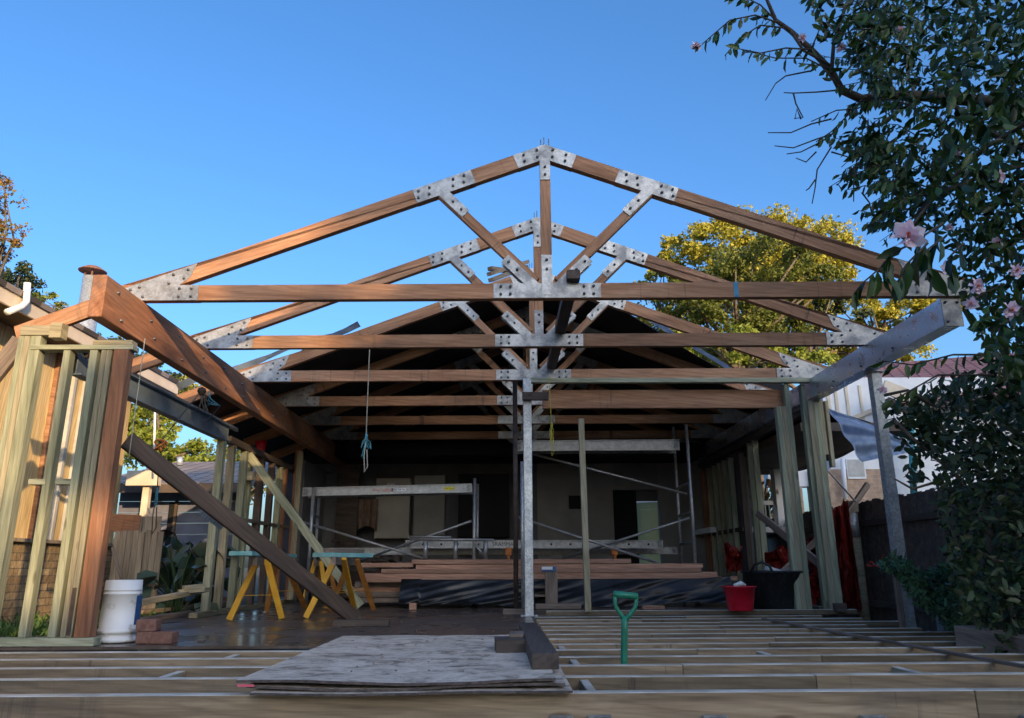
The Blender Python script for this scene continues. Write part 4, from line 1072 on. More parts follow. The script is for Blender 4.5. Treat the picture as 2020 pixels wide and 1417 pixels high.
bm = bmesh.new(); g = [[bm.verts.new((q.x + (i - 2) * .05 * (1 - .12 * j) + .02 * math.sin(j + i), 11.7 + .03 * math.sin(i * 2 + j), q.z + .3 - j * .09)) for i in range(5)] for j in range(9)]
for j in range(8):
    for i in range(4): bm.faces.new((g[j][i], g[j][i + 1], g[j + 1][i + 1], g[j + 1][i]))
bmesh.ops.solidify(bm, geom=bm.faces[:], thickness=.006)
link('red_cloth', mesh(bm, smooth=True), M_REDP, None, Matrix.Translation((-.25, 0, 0)), label='bright red cloth hung between the rear left studs', cat='cloth')

# ------------------------------------------------------------------ old house: back room, roof sheeting
YB = 15.6
hs = thing('old_house', 'dark gutted back room of the old house behind the scaffolding', 'house', (0, YB, 0))
def wallbox(nm, x0, x1, y0, y1, z0, z1, m, par=hs, bev=0):
    return link(nm, box_me(x1 - x0, y1 - y0, z1 - z0, bev), m, par, Matrix.Translation(((x0 + x1) / 2, (y0 + y1) / 2, (z0 + z1) / 2)))
lx, mx, rxx = W(690, 1000, YB).x, W(1060, 1000, YB).x, W(1400, 1000, YB).x
dx0, dx1 = W(1210, 1000, YB).x, W(1300, 1000, YB).x
dz1 = W(1250, 966, YB).z
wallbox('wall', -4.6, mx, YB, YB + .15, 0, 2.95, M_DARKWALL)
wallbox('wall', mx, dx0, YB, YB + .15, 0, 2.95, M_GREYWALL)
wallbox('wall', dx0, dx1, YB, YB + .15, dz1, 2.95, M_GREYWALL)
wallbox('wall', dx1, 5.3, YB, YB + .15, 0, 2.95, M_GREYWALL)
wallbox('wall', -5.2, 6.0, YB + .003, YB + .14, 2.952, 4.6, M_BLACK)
wallbox('wall', -3.62, -3.50, 13.4, YB - .003, 0, 2.4, M_DARKWALL)
wallbox('wall', 4.12, 4.2, 12.9, YB - .003, 0, 2.5, M_DARKWALL)
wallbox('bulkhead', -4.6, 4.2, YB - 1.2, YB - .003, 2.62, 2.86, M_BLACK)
wallbox('hallway', dx0 - .1, W(1256, 1000, YB + .3).x, YB + .30, YB + .34, 0, 2.9, M_BLACK)  # black panel added to stand in for the doorway's darkness
wallbox('hallway', dx0 - .5, dx1 + .7, YB + 2.6, YB + 2.7, 0, 3.4, M_WHITE)  # back wall coloured white to bounce daylight onto the door
wallbox('door_header', W(1255, 1000, YB + .3).x, dx1 + .1, YB + .18, YB + .24, dz1 - .22, dz1 + .3, M_DARKWALL)
plain('yellow_green_door', (0.78, 0.79, 0.40), (0.84, 0.85, 0.46), .5, 0, 3, .02)
hp = W(1302, 1000, YB + .35); fp = W(1254, 1000, YB + 1.05)
fp.x = hp.x - .80; fp.y = hp.y + .62
DM, DL = frame((hp.x, hp.y, 0), (fp.x, fp.y, 0)); DM.translation = Vector(((hp.x + fp.x) / 2, (hp.y + fp.y) / 2, (dz1 - .25) / 2 + .03))
dh = dz1 - .25
dr = link('door', box_me(DL, .04, dh, .003), MATS['yellow_green_door'], hs, DM)
for k in range(2):
    for zz, hh in ((-.27, .34), (.20, .48)):
        link('door_panel', box_me(DL / 2 - .13, .06, dh * hh - .06, .012), MATS['yellow_green_door'], dr, Matrix.Translation(((k - .5) * (DL / 2 - .02), 0, dh * zz)), True)
# fittings on the back wall
def fit(nm, px0, py0, px1, py1, dy, m, lab, cat, dep=.05):
    a, b = W(px0, py0, YB - dy), W(px1, py1, YB - dy)
    return link(nm, box_me(abs(b.x - a.x), dep, abs(a.z - b.z), .004), m, None, Matrix.Translation(((a.x + b.x) / 2, YB - dy + dep / 2, (a.z + b.z) / 2)), label=lab, cat=cat)
fit('cupboard', 743, 944, 806, 1062, .28, M_CUPB, 'pale tall cupboard door on the back wall behind the stickered plank', 'cupboard', .25)
cu = fit('cupboard', 818, 938, 876, 1056, .28, M_GREYWALL, 'grey tall cupboard right of the pale one on the back wall', 'cupboard', .25)
for px in (811, 819):
    tube('bar_handle', [W(px, 950, YB - .32), W(px, 962, YB - .32)], .012, M_ALU, None, 6, label=('left slim silver handle between the two cupboards' if px == 811 else 'right slim silver handle between the two cupboards'), cat='handle')
pb_ = fit('power_outlet', 764, 953, 780, 963, .34, M_WHITE, 'white double power outlet on the pale cupboard', 'power outlet', .04)
for px in (768, 776): link('socket', box_me(.03, .004, .03, 0), M_BLKINK, pb_, Matrix.Translation(W(px, 959, YB - .343)))
fit('cupboard', 905, 935, 1005, 1060, .5, M_BLACK, 'black recess of the old fireplace right of the cupboards', 'fireplace', .45)
fit('round_hatch', 1122, 978, 1146, 1004, .03, M_BLACK, 'dark vent opening in the grey wall left of the doorway', 'vent', .025)
fit('door_panel', 633, 935, 668, 1110, .6, M_DARKWALL, 'dim grey panel door at the left of the back room', 'door', .05)
fit('timber_post', 668, 915, 700, 1110, .7, M_DARKW, 'dark timber jamb beside the dim panel door', 'post', .09)
# tan cloth hanging
bm = bmesh.new(); nx, nz = 24, 14; yy = YB - .45
a, b = W(700, 985, yy), W(744, 1052, yy); g = []
for j in range(nz + 1):
    v = j / nz; row = []
    for i in range(nx + 1):
        u = i / nx
        row.append(bm.verts.new((a.x + (b.x - a.x) * (u * (1 - .25 * v) + .25 * v * (.3 + .7 * u)), yy + .05 * math.sin(u * 22 + v) * (.4 + v), a.z + (b.z - a.z) * v * (1 - .2 * math.sin(u * 3)))))
    g.append(row)
for j in range(nz):
    for i in range(nx): bm.faces.new((g[j][i], g[j][i + 1], g[j + 1][i + 1], g[j + 1][i]))
bmesh.ops.solidify(bm, geom=bm.faces[:], thickness=.01)
link('hanging_cloth', mesh(bm, smooth=True), M_CLOTH, label='tan dust cloth hanging behind the stickered plank', cat='cloth')
# rubble heap below it
bm = bmesh.new(); cc = W(770, 1085, YB - 1.2)
for k in range(46):
    s = random.uniform(.08, .3)
    boxbm(bm, s, s * .6, s * .3, (0, 0, 0), Matrix.Translation((cc.x + random.gauss(0, .75), YB - 1.2 + random.gauss(0, .3), max(.05, .55 + random.gauss(0, .18)))) @ Matrix.Rotation(random.random() * 3, 4, 'Z') @ Matrix.Rotation(random.random() * .8, 4, 'X'))
boxbm(bm, 2.6, .8, .5, (cc.x, YB - 1.1, .25))
link('rubble_heap', mesh(bm), M_RUSTY, label='dark heap of debris behind the scaffold under the tan cloth', cat='rubble', kind='stuff')

# roof sheeting over the back part
def zroof(x, y): return 2.87 + rt(x - XC) + .075
def sheeting():
    bm = bmesh.new(); cols = []
    xs = [XC - 5.0 + i * .25 for i in range(43)]
    for x in xs:
        d = x - XC
        if d <= 1.0: y0 = 9.62 + .05 * math.sin(x * 3.1)
        else: y0 = 9.62 + (d - 1.0) * .62
        if d < -3.0: y0 = 9.62 + .25 * (-3.0 - d)
        if d > 3.4: y0 = 9.62 + 2.4 * .62 - .2 * (d - 3.4)
        row = []
        for j in range(26):
            y = y0 + (15.9 - y0) * (j / 25) ** 1.3
            sagz = -.04 * abs(math.sin((y - 6.36) / 1.53 * math.pi)) + .03 * noise.noise(Vector((x, y, 0)))
            if j == 0: sagz -= .02
            row.append(bm.verts.new((x, y, zroof(x, y) + sagz + (.03 if d < -1.2 and j < 2 else 0))))
        cols.append(row)
    for a, b in zip(cols, cols[1:]):
        for j in range(25): bm.faces.new((a[j], b[j], b[j + 1], a[j + 1]))
    bmesh.ops.recalc_face_normals(bm, faces=bm.faces[:])
    if bm.faces[0].normal.z > 0:
        pass
    me = bpy.data.meshes.new('sheet')
    n0 = len(bm.faces)
    r = bmesh.ops.solidify(bm, geom=bm.faces[:], thickness=.012)
    bm.normal_update()
    for f in bm.faces: f.material_index = 1 if f.normal.z > .3 else 0
    o = thing('roof_tarp', 'black underside roof tarp with silver blue edges stretched over the rear trusses', 'tarp', (XC, 9.6, 4.4))
    me2 = mesh(bm, smooth=True); me2.materials.append(M_TARPU); me2.materials.append(M_SILV)
    link('sheet', me2, None, o)
    # turned up hem along both front edges
    def hem(pts, wd, up):
        bm = bmesh.new(); A = [bm.verts.new(p) for p in pts]; B = [bm.verts.new(p + Vector(up) * (wd * (.7 + .5 * noise.noise(p * 2)))) for p in pts]
        for i in range(len(pts) - 1): bm.faces.new((A[i], A[i + 1], B[i + 1], B[i]))
        bmesh.ops.solidify(bm, geom=bm.faces[:], thickness=.006)
        link('hem', mesh(bm, smooth=True), M_SILV, o)
    fr = [c[0].co.copy() if False else None for c in cols] if False else None
    pl = []; pr = []
    for i in range(15):
        x = XC - 4.6 + i * .165
        pl.append(Vector((x, 9.56, zroof(x, 0) + .02 + .03 * math.sin(i * .9))))
    hem(pl, .13, (-.45, .1, .75))
    for i in range(15):
        d = .95 + i * .175
        x = XC + d
        pr.append(Vector((x, 9.60 + (d - 1.0) * .62, zroof(x, 0) + .0)))
    hem(pr, .14, (.6, .25, .55))
    return o
sheeting()
for k, (px0, py0, px1, py1, lab) in enumerate(((968, 553, 1038, 527, 'lower pale timber of the loose pile on the tarp ridge'), (965, 541, 1040, 517, 'middle pale timber lying on the tarp ridge'), (966, 530, 1042, 540, 'topmost pale stick on the tarp ridge'))):
    a, b = W(px0, py0, 10.6 + .1 * k), W(px1, py1, 11.6)
    tim('timber_batten', a, b, .09, .06, M_JOIST, label=lab, cat='timber')
# silver tarp sagging at the right eave
bm = bmesh.new(); g = []
c00, c10, c01, c11 = W(1634, 806, 10.0), W(1800, 880, 10.6), W(1700, 912, 10.0), W(1796, 893, 10.4)
n = 30
for j in range(n + 1):
    v = j / n; row = []
    for i in range(n + 1):
        u = i / n
        p = c00.lerp(c10, u).lerp(c01.lerp(c11, u), v)
        p.z += -.10 * math.sin(u * math.pi) * (1 - v) * .5 
        p.y += -.25 * math.sin(u * math.pi) * (1 - .5 * v) + .035 * math.sin(v * 16 + u * 3) * (1 - .6 * u)
        row.append(bm.verts.new(p))
    g.append(row)
for j in range(n):
    for i in range(n): bm.faces.new((g[j][i], g[j][i + 1], g[j + 1][i + 1], g[j + 1][i]))
bmesh.ops.solidify(bm, geom=bm.faces[:], thickness=.006)
link('silver_tarp', mesh(bm, smooth=True), M_SILV, label='creased silver blue tarp hanging off the right eave', cat='tarp')
# old eave of the house on the right, dark underside
tim('old_eave', (4.9, 10.3, 2.42), (4.9, 15.5, 2.42), 1.5, .12, M_SOFFIT, hs)
# ------------------------------------------------------------------ neighbour houses and fences on the left
HX = -5.50
yh = thing('neighbour_house', 'yellow sunlit neighbour house with brick base and cream eave at far left', 'house', (HX, 8, 0))
pc0 = WX(248, 900, HX)
zbk = WX(100, 1066, HX).z
def yb(nm, x0, x1, y0, y1, z0, z1, m, bev=0, par=yh):
    return link(nm, box_me(x1 - x0, y1 - y0, z1 - z0, bev), m, par, Matrix.Translation(((x0 + x1) / 2, (y0 + y1) / 2, (z0 + z1) / 2)))
pe0, pe1 = WX(0, 574, HX + .42), WX(108, 628, HX + .42)
ze = (pe0.z + pe1.z) / 2
# cladding boards run upright
M, L = frame((HX - .1, 6.6, zbk), (HX - .1, 6.6, ze + .1), up=(1, 0, 0))
for k in range(24):
    y0 = 3.0 + k * (pc0.y - 3.0) / 24; y1 = 3.0 + (k + 1) * (pc0.y - 3.0) / 24 - .006
    tim('cladding_board', (HX - .05, (y0 + y1) / 2, zbk), (HX - .05, (y0 + y1) / 2, ze + .1), y1 - y0, .06 + .002 * (k % 2), M_YWALL, yh, up=(1, 0, 0))
yb('brick_base', HX - .2, HX + .03, 3.0, pc0.y + .02, -.4, zbk - .045, M_STONEB)
yb('sill_ledge', HX - .2, HX + .09, 3.0, pc0.y + .04, zbk - .042, zbk, M_PALE, .004)
yb('end_wall', -9, HX - .085, pc0.y - .1, pc0.y, -.4, ze + .1, M_YWALL)
for px in (128, 152, 92):
    p = WX(px, 860, HX)
    yb('cover_strip', HX - .015, HX + .035, p.y - .03, p.y + .03, zbk, ze + .08, M_BATTEN if px != 92 else M_HARD, .003)
yb('fascia', HX + .40, HX + .43, 2.6, pc0.y + .5, ze - .12, ze + .04, M_CREAM, .004)
yb('soffit', HX - .1, HX + .399, 2.6, pc0.y + .5, ze - .11, ze - .09, M_SOFFIT)
tim('roof', (HX + .46, 6.9, ze + .06), (HX - 3.6, 6.9, ze + 1.1), 9.2, .06, M_GTILE, yh)
tb_ = [WX(14, 616, HX + .48), WX(42, 606, HX + .48), WX(52, 596, HX + .48), WX(54, 558, HX + .48)]
tube('vent_pipe', tb_, .034, M_WHITE, yh, 12)
fl = thing('flue', 'silver metal flue with rusty cap rising over the neighbour roof', 'flue', W(178, 660, 10.3))
b0, b1, b2 = W(178, 690, 10.3), W(178, 634, 10.3), W(181, 548, 10.3)
bm = bmesh.new(); lathebm(bm, [(.155, b0.z - 1.2), (.155, b1.z), (.115, b1.z + .03), (.115, b2.z), (.0001, b2.z)], 24, (b2.x, b2.y, 0)); link('pipe', mesh(bm, smooth=True), M_GALVP, fl)
bm = bmesh.new(); lathebm(bm, [(.0001, .075), (.10, .06), (.19, .0), (.185, -.01), (.0001, -.005)], 24, (b2.x, b2.y, b2.z + .10)); link('cap', mesh(bm, smooth=True), M_BRICKR, fl)
bm = bmesh.new()
for k in range(4): boxbm(bm, .02, .02, .10, (b2.x + .09 * math.cos(k * 1.57 + .5), b2.y + .09 * math.sin(k * 1.57 + .5), b2.z + .05))
link('cap_leg', mesh(bm), M_BRICKR, fl)

gh = thing('neighbour_house', 'blue grey weatherboard house with low tiled roof beyond the left opening', 'house', W(360, 1000, 16))
YG = 15.5
x0, x1 = W(235, 1000, YG).x, W(480, 1000, YG).x
zt = W(360, 968, YG).z
zg0 = -.3
for k in range(11):
    z0 = zg0 + k * (zt - zg0) / 11; z1 = zg0 + (k + 1) * (zt - zg0) / 11
    link('weatherboard', box_me(x1 - x0, .05, z1 - z0 - .006, .004), M_BLUEGREY, gh, Matrix.Translation(((x0 + x1) / 2, YG, (z0 + z1) / 2)) @ Matrix.Rotation(R(3), 4, 'X'))
zr = W(360, 914, YG + 3.4).z
tim('roof', ((x0 + x1) / 2, YG - .7, zt + .04), ((x0 + x1) / 2, YG + 3.4, zr), x1 - x0 + .8, .07, M_GTILE, gh)
link('fascia', box_me(x1 - x0 + .7, .03, .16, .003), M_SOFFIT, gh, Matrix.Translation(((x0 + x1) / 2, YG - .72, zt - .03)))
a, b = W(252, 944, YG - 1.2), W(316, 944, YG - 1.2)
link('porch_beam', box_me(b.x - a.x, .12, .28, .004), M_CREAM, gh, Matrix.Translation(((a.x + b.x) / 2, YG - 1.2, a.z)))
a = W(285, 1010, YG - 1.1); tim('porch_post', (a.x, YG - 1.1, -.3), (a.x, YG - 1.1, zt), .12, .12, M_CREAM, gh, up=(0, 1, 0))
a = W(337, 1040, YG); wd = link('window', box_me(.11, .06, .95, .003), M_BLACK, gh, Matrix.Translation((a.x, YG - .04, a.z)))
link('frame', box_me(.05, .07, 1.05, .003), M_SOFFIT, wd, Matrix.Translation((a.x + .085, YG - .05, a.z)))
tube('roof_vent', [W(355, 918, YG + 2.5), W(355, 902, YG + 2.5)], .07, M_GALVP, gh, 12)
tube('aerial_mast', [W(303, 935, 14.0), W(306, 800, 14.0)], .02, M_WHITE, gh, 8)

pf = thing('paling_fence', 'weathered pale paling fence behind the white drum', 'fence', W(275, 1200, 9.6))
xs = [226, 238, 250, 262, 274, 287, 299, 311, 322]
for k, px in enumerate(xs):
    a = W(px, 1110, 9.6)
    ztop = W(px, 1047 + random.uniform(-2, 3) - (1 if k < 4 else 0), 9.6).z
    if k < 8: tim('paling', (a.x, 9.6, -.6), (a.x, 9.6, ztop), random.uniform(.016, .03), .070, M_PALE, pf, up=(1, 0, 0))
for k, px in enumerate((262, 275, 288, 300, 312)):
    a = W(px, 1030, 9.9)
    tim('paling', (a.x, 9.9, -.4), (a.x, 9.9, W(px, 1019, 9.9).z), .02, .078, M_PALE, pf, up=(1, 0, 0))
a, b = W(222, 1068, 9.64), W(318, 1068, 9.64)
tim('rail', a + Vector((0, .03, 0)), b + Vector((0, .03, 0)), .04, .08, M_PALE, pf)
link('lid_panel', box_me(.36, .02, .22, .003), M_BEAM, pf, Matrix.Translation(W(248, 1033, 9.8)) @ Matrix.Rotation(.05, 4, 'Y'))
tim('timber_stake', W(222, 1080, 9.4), W(240, 1142, 9.35), .03, .03, M_OLD, label='thin grey stake leaning before the paling fence', cat='stake')

# plants on the left
def bigleaf(lab, base, n, L, mat, spread=.5, group='broad leaved plants in the left opening'):
    t = thing('broad_leaf_plant', lab, 'plant', base, 0, group)
    P = []; D = []; S = []
    bm = bmesh.new()
    for k in range(n):
        a = random.random() * 6.28; h = random.uniform(.25, 1.0); r = random.uniform(.1, spread)
        tip = Vector((r * math.cos(a), r * math.sin(a), h))
        tubebm(bm, [(0, 0, 0), (tip.x * .4, tip.y * .4, h * .7), tip], .010, 5)
        P.append(base + tip); D.append((math.cos(a), math.sin(a), random.uniform(-1.0, .1))); S.append(L * random.uniform(.6, 1.15))
    me = leaves_me(P, S, D, 1.5, 'leaf'); me.transform(Matrix.Translation(-base))
    link('foliage', me, mat, t, None, True); link('stem', mesh(bm), M_SHRUB, t, None, True)
    return t
bigleaf('broad green plant close to the left fence end', W(352, 1150, 9.9) - Vector((0, 0, .55)), 34, .34, M_BIGLEAF)
bigleaf('broad green plant right beside the first rear left stud', W(388, 1140, 10.6) - Vector((0, 0, .5)), 34, .34, M_BIGLEAF)
bigleaf('taller dark bronze leaved plant against the blue grey wall', W(366, 1080, 11.2) - Vector((0, 0, .7)), 9, .5, M_BRONZE, .3)
bigleaf('broad green plant farthest back under the blue grey wall', W(375, 1100, 12.0) - Vector((0, 0, .7)), 26, .40, M_BIGLEAF, .6)
P = []
for k in range(2600):
    p = Vector((random.uniform(-5.4, -4.0), random.uniform(5.5, 10), 0)); P.append((p.x, p.y, -.10 + random.random() ** 2 * .14))
D = rng.normal(size=(len(P), 3)); D[:, 2] = np.abs(D[:, 2]) + .4
link('ground_plants', leaves_me(P, .05 + .07 * rng.random(len(P)), D, .7, 'leaf'), M_LAWN, label='low green weeds along the brick base of the yellow house', cat='weeds', kind='stuff')

# ------------------------------------------------------------------ right side: fence, house
FX = 5.45
fn = thing('paling_fence', 'dark brown paling fence along the right boundary', 'fence', (FX, 11, 0))
ztop = WX(1760, 980, FX).z
bm = bmesh.new()
y = 7.2
while y < 17:
    w = random.uniform(.085, .10); h = ztop + random.uniform(-.025, .02)
    boxbm(bm, .016, w - .004, h + .30, (FX + random.uniform(-.004, .004), y + w / 2, (h - .30) / 2))
    y += w
link('palings', mesh(bm), M_PALED, fn)
for z in (ztop - .32, .02): tim('rail', (FX - .035, 7.2, z), (FX - .035, 17, z), .05, .09, M_PALED, fn)
bm = bmesh.new()
tim('plinth_board', (FX - .01, 7.2, -.42), (FX - .01, 17, -.42), .03, .2, M_DARKW, fn)
q = WX(1692, 1100, 5.25)
pp_ = thing('fence_post', 'round pale timber pole with metal sleeve in front of the dark fence', 'post', (q.x, q.y, -.5))
zs0, zs1 = W(1690, 1060, q.y).z, W(1690, 1012, q.y).z
tube('pole', [(q.x, q.y, -.6), (q.x, q.y, zs0 + .02)], .075, M_PINE, pp_, 14)
tube('sleeve', [(q.x - .01, q.y, zs0), (q.x - .01, q.y, zs1)], .083, M_GALVP, pp_, 14)
link('cap_block', box_me(.16, .16, .17, .004), M_PALE, pp_, Matrix.Translation((q.x - .01, q.y, zs1 + .09)))
tim('timber_brace', W(1635, 1070, 11.0), W(1712, 955, 11.2), .05, .08, M_OLD, label='grey stick leaning up past the fence pole top', cat='brace')
tube('stay_wire', [W(1630, 925, 10.3), W(1688, 990, 10.8)], .012, M_GALVP, None, 8, label='thin metal stay running down to the fence pole', cat='wire')
tube('drain_pipe', [W(1742, 1262, 8.2) + Vector((.35, 0, -.2)), W(1742, 1262, 8.2) + Vector((.35, 0, .9))], .045, M_TEALST, None, 12, label='short blue grey pipe standing right of the steel post base', cat='pipe') if False else None
pa = W(1868, 1265, 7.6)
tim('steel_stub', (pa.x, 7.6, -.75), (pa.x, 7.6, W(1862, 1160, 7.6).z), .10, .10, M_TEALST, up=(0, 1, 0), label='dark steel stub post standing in front of the right shrub', cat='post')
tim('garden_sleeper', W(1905, 1262, 5.9), W(2090, 1300, 5.0), .16, .20, M_OLD, label='weathered garden sleeper at the lower right under the shrub', cat='sleeper')
for k, px in enumerate((1836, 1858)):
    a = W(px, 1268, 8.0)
    bm = bmesh.new(); boxbm(bm, .11, .02, .20, (0, 0, 0), Matrix.Rotation(.4 - .9 * k, 4, 'Y'), .004)
    link('white_scrap', mesh(bm), M_WPLAST, None, Matrix.Translation(a), label=('white board scrap leaning right beside the steel post foot', 'white board scrap lying further right under the shrub')[k], cat='scrap')
# red tarps
def tarp(lab, c, pts, Y, mat=M_REDT, seed=0, depth=.35):
    o = W(*c, Y); bm = bmesh.new(); nx, ny = 26, 18; g = []
    A, B, C_, D_ = [W(*p, Y) for p in pts]
    for j in range(ny + 1):
        v = j / ny; row = []
        for i in range(nx + 1):
            u = i / nx
            p = A.lerp(B, u).lerp(D_.lerp(C_, u), v)
            k = noise.noise(Vector((u * 3.2 + seed, v * 2.6, seed))) + .5 * noise.noise(Vector((u * 8 + seed, v * 7, 1))) + .22 * noise.noise(Vector((u * 19, v * 17, seed)))
            p += Vector((.10 * k, depth * k - depth * v * .8, .12 * noise.noise(Vector((u * 6, seed, v * 5)))))
            row.append(bm.verts.new(p - o))
        g.append(row)
    for j in range(ny):
        for i in range(nx): bm.faces.new((g[j][i], g[j][i + 1], g[j + 1][i + 1], g[j + 1][i]))
    bmesh.ops.solidify(bm, geom=bm.faces[:], thickness=.008)
    me = mesh(bm)
    for p in me.polygons: p.use_smooth = False
    link('red_tarp', me, mat, None, Matrix.Translation(o), label=lab, cat='tarp')
tarp('crumpled red tarp heaped behind the black tub', (1540, 1110), ((1508, 1090), (1632, 1058), (1645, 1180), (1508, 1190)), 11.3, seed=2)
tarp('red tarp hanging in tall folds beside the fence pole', (1660, 1100), ((1638, 1010), (1672, 985), (1690, 1200), (1640, 1200)), 10.9, seed=7, depth=.2)
tarp('small red tarp end behind the dim right studs', (1440, 1095), ((1428, 1070), (1465, 1085), (1462, 1125), (1428, 1130)), 12.2, seed=4, depth=.15)

rh = thing('neighbour_house', 'white and brick neighbour house with red tiled roof on the right', 'house', W(1750, 900, 17))
YR = 17.0
def rbx(nm, px0, py0, px1, py1, Y, dep, m, par=rh, bev=.004):
    a, b = W(px0, py0, Y), W(px1, py1, Y)
    return link(nm, box_me(abs(b.x - a.x), dep, abs(a.z - b.z), bev), m, par, Matrix.Translation(((a.x + b.x) / 2, Y + dep / 2, (a.z + b.z) / 2)))
rbx('wall', 1618, 745, 2060, 925, YR, .3, M_WHITE)
rbx('wall', 1500, 780, 1617, 960, YR + .1, .3, M_WHITE)
bwl = rbx('brick_wall', 1598, 926, 1763, 1120, YR - .02, .3, M_HBRICK)
rbx('brick_wall', 1528, 961, 1599, 1120, YR + .05, .3, M_HBRICK)
rbx('wall', 1764, 926, 2060, 1120, YR - .01, .3, M_WHITE)
w_ = rbx('window', 1668, 905, 1710, 945, YR - .05, .04, M_WHITE)
rbx('pane', 1671, 907, 1707, 940, YR - .06, .009, M_BATTEN, w_)
for px in (1637, 1652, 1673, 1700, 1722):
    rbx('trim', px - 2, 760, px + 2, 850 - (px - 1637) * .3, YR - .03, .028, M_CREAM)
a, b = W(1650, 838, YR - .06), W(1745, 800, YR - .06)
tim('trim', a, b, .05, .10, M_CREAM, rh)
a, b = W(1735, 718, 21.5), W(1790, 792, 16.4)
tim('roof', (W(1850, 785, 16.3).x + 1.2, 16.3, W(1800, 787, 16.3).z), (W(1850, 715, 21).x, 21, W(1800, 712, 21).z), 7.5, .10, M_RTILE, rh)
a, b = W(1742, 762, 16.2), W(1836, 800, 16.2)
tim('barge_board', a, b, .06, .30, M_CREAM, rh)
tim('soffit', W(1745, 790, 16.4), W(1822, 822, 16.4), .4, .06, M_SOFFIT, rh)
tim('gutter', W(1825, 790, 16.1), W(1925, 742, 14.2), .12, .10, M_GALVP, rh)
tube('downpipe', [W(1662, 905, YR - .15), W(1668, 985, YR - .15)], .05, M_WHITE, rh, 10)
tube('downpipe', [W(1797, 840, YR - .3), W(1803, 990, YR - .3)], .07, M_TEALD, rh, 10)
vr = thing('veranda', 'white veranda with square post and railing behind the right wall studs', 'veranda', W(1540, 1010, 14.5))
YV = 14.5
rbx('post', 1524, 905, 1552, 1040, YV, .22, M_WHITE, vr)
rbx('post', 1418, 950, 1428, 1030, YV + .6, .2, M_WHITE, vr)
rbx('handrail', 1490, 988, 1526, 996, YV + .05, .08, M_WHITE, vr)
for px in (1494, 1503, 1512, 1520): rbx('baluster', px - 2, 997, px + 1.5, 1035, YV + .06, .04, M_WHITE, vr)
rbx('floor', 1400, 1040, 1560, 1050, YV - .2, 1.5, M_WHITE, vr)
rbx('bush_screen', 1486, 905, 1524, 988, YV + 2, .2, M_RUSTY, vr) if False else None
bigleaf('brown leaved bush behind the white veranda rail', W(1505, 985, 15.2) - Vector((0, 0, .6)), 40, .25, M_RUST, .5, 'bush')

# ------------------------------------------------------------------ far trees
def BL(px, py, Y, rx, rz, ry=None):
    p = W(px, py, Y); return (p.x, p.y, p.z, rx, ry or rx, rz)
def at0(px, Y): p = W(px, 900, Y); return (p.x, Y, -.5)
tree('golden_tree', 'tall golden leaved tree rising behind the right rafters', 'tree', at0(1480, 42), [BL(1400, 500, 42, 3.0, 1.9), BL(1480, 490, 42, 3.6, 1.9), BL(1580, 500, 42, 3.2, 2.0), BL(1640, 545, 42, 1.9, 2.2), BL(1330, 510, 42, 1.5, 1.3), BL(1510, 560, 43, 5.2, 2.4)], 36000, .17, M_GOLD, .45, 420, .18, 'tall trees behind the house', shell=.62)
tree('jacaranda_tree', 'olive green feathery tree in front of the tall golden tree', 'tree', at0(1500, 33), [BL(1500, 520, 33, 2.9, .95), BL(1410, 560, 33, 1.7, .7), BL(1570, 555, 33, 2.2, .9), BL(1340, 600, 33, 2.2, .9), BL(1430, 625, 33, 2.6, 1.0), BL(1300, 660, 33, 1.9, .9), BL(1420, 690, 33, 2.1, .8), BL(1530, 650, 33, 1.8, .8)], 32000, .13, M_JACA, .3, 300, .22, 'tall trees behind the house', limbs=26, shell=.4)
tree('golden_tree', 'small golden tree top left of the tall golden tree', 'tree', at0(1310, 48), [BL(1300, 560, 48, 1.7, 1.0), BL(1345, 570, 48, 1.6, .9)], 2200, .24, M_GOLD, .25, 40, .25, 'tall trees behind the house')
tree('golden_tree', 'spreading golden tree behind the right steel beam', 'tree', at0(1760, 40), [BL(1690, 620, 40, 1.9, 1.1), BL(1780, 625, 40, 2.3, 1.2), BL(1740, 690, 40, 2.6, .9), BL(1850, 600, 40, 2.0, 1.2), BL(1720, 565, 40, .9, .5), BL(1640, 680, 40, 1.8, 1.0)], 15000, .16, M_GOLD, .3, 150, .2, 'tall trees behind the house', limbs=30, shell=.35)
tree('green_tree', 'dark green tree with bare limbs between the right rafters', 'tree', at0(1600, 36), [BL(1590, 620, 36, 1.6, .9), BL(1640, 600, 36, 1.6, .7), BL(1560, 690, 36, 2.2, .8), BL(1690, 650, 36, 1.5, .8), BL(1470, 715, 36, 2.6, .9)], 5200, .18, M_DGREEN, .28, 70, .24, 'tall trees behind the house', limbs=34, shell=.3)
tree('lime_tree', 'low sunlit lime tree just above the tarp edge on the right', 'tree', at0(1450, 30), [BL(1440, 690, 30, 1.8, .8), BL(1520, 705, 30, 1.5, .6), BL(1370, 680, 30, 1.5, .8), BL(1590, 720, 30, 1.4, .5)], 5200, .15, M_LIME, .2, 60, .25, 'tall trees behind the house', shell=.35)
tree('autumn_tree', 'rusty autumn tree at the left photo edge', 'tree', at0(-40, 18), [BL(-40, 400, 18, .85, 1.1), BL(-15, 470, 18, .75, .75), BL(-25, 350, 18, .45, .5), BL(-60, 500, 18, .9, .9)], 3800, .085, M_RUST, .12, 60, .28, 'trees beyond the left neighbour', shell=.3)
tree('green_tree', 'dark green tree over the cream eave at left', 'tree', at0(20, 22), [BL(20, 560, 22, .85, .8), BL(-40, 560, 22, 1.0, 1.0), BL(70, 610, 22, .6, .5)], 3400, .10, M_DGREEN, .14, 50, .28, 'trees beyond the left neighbour', shell=.3)
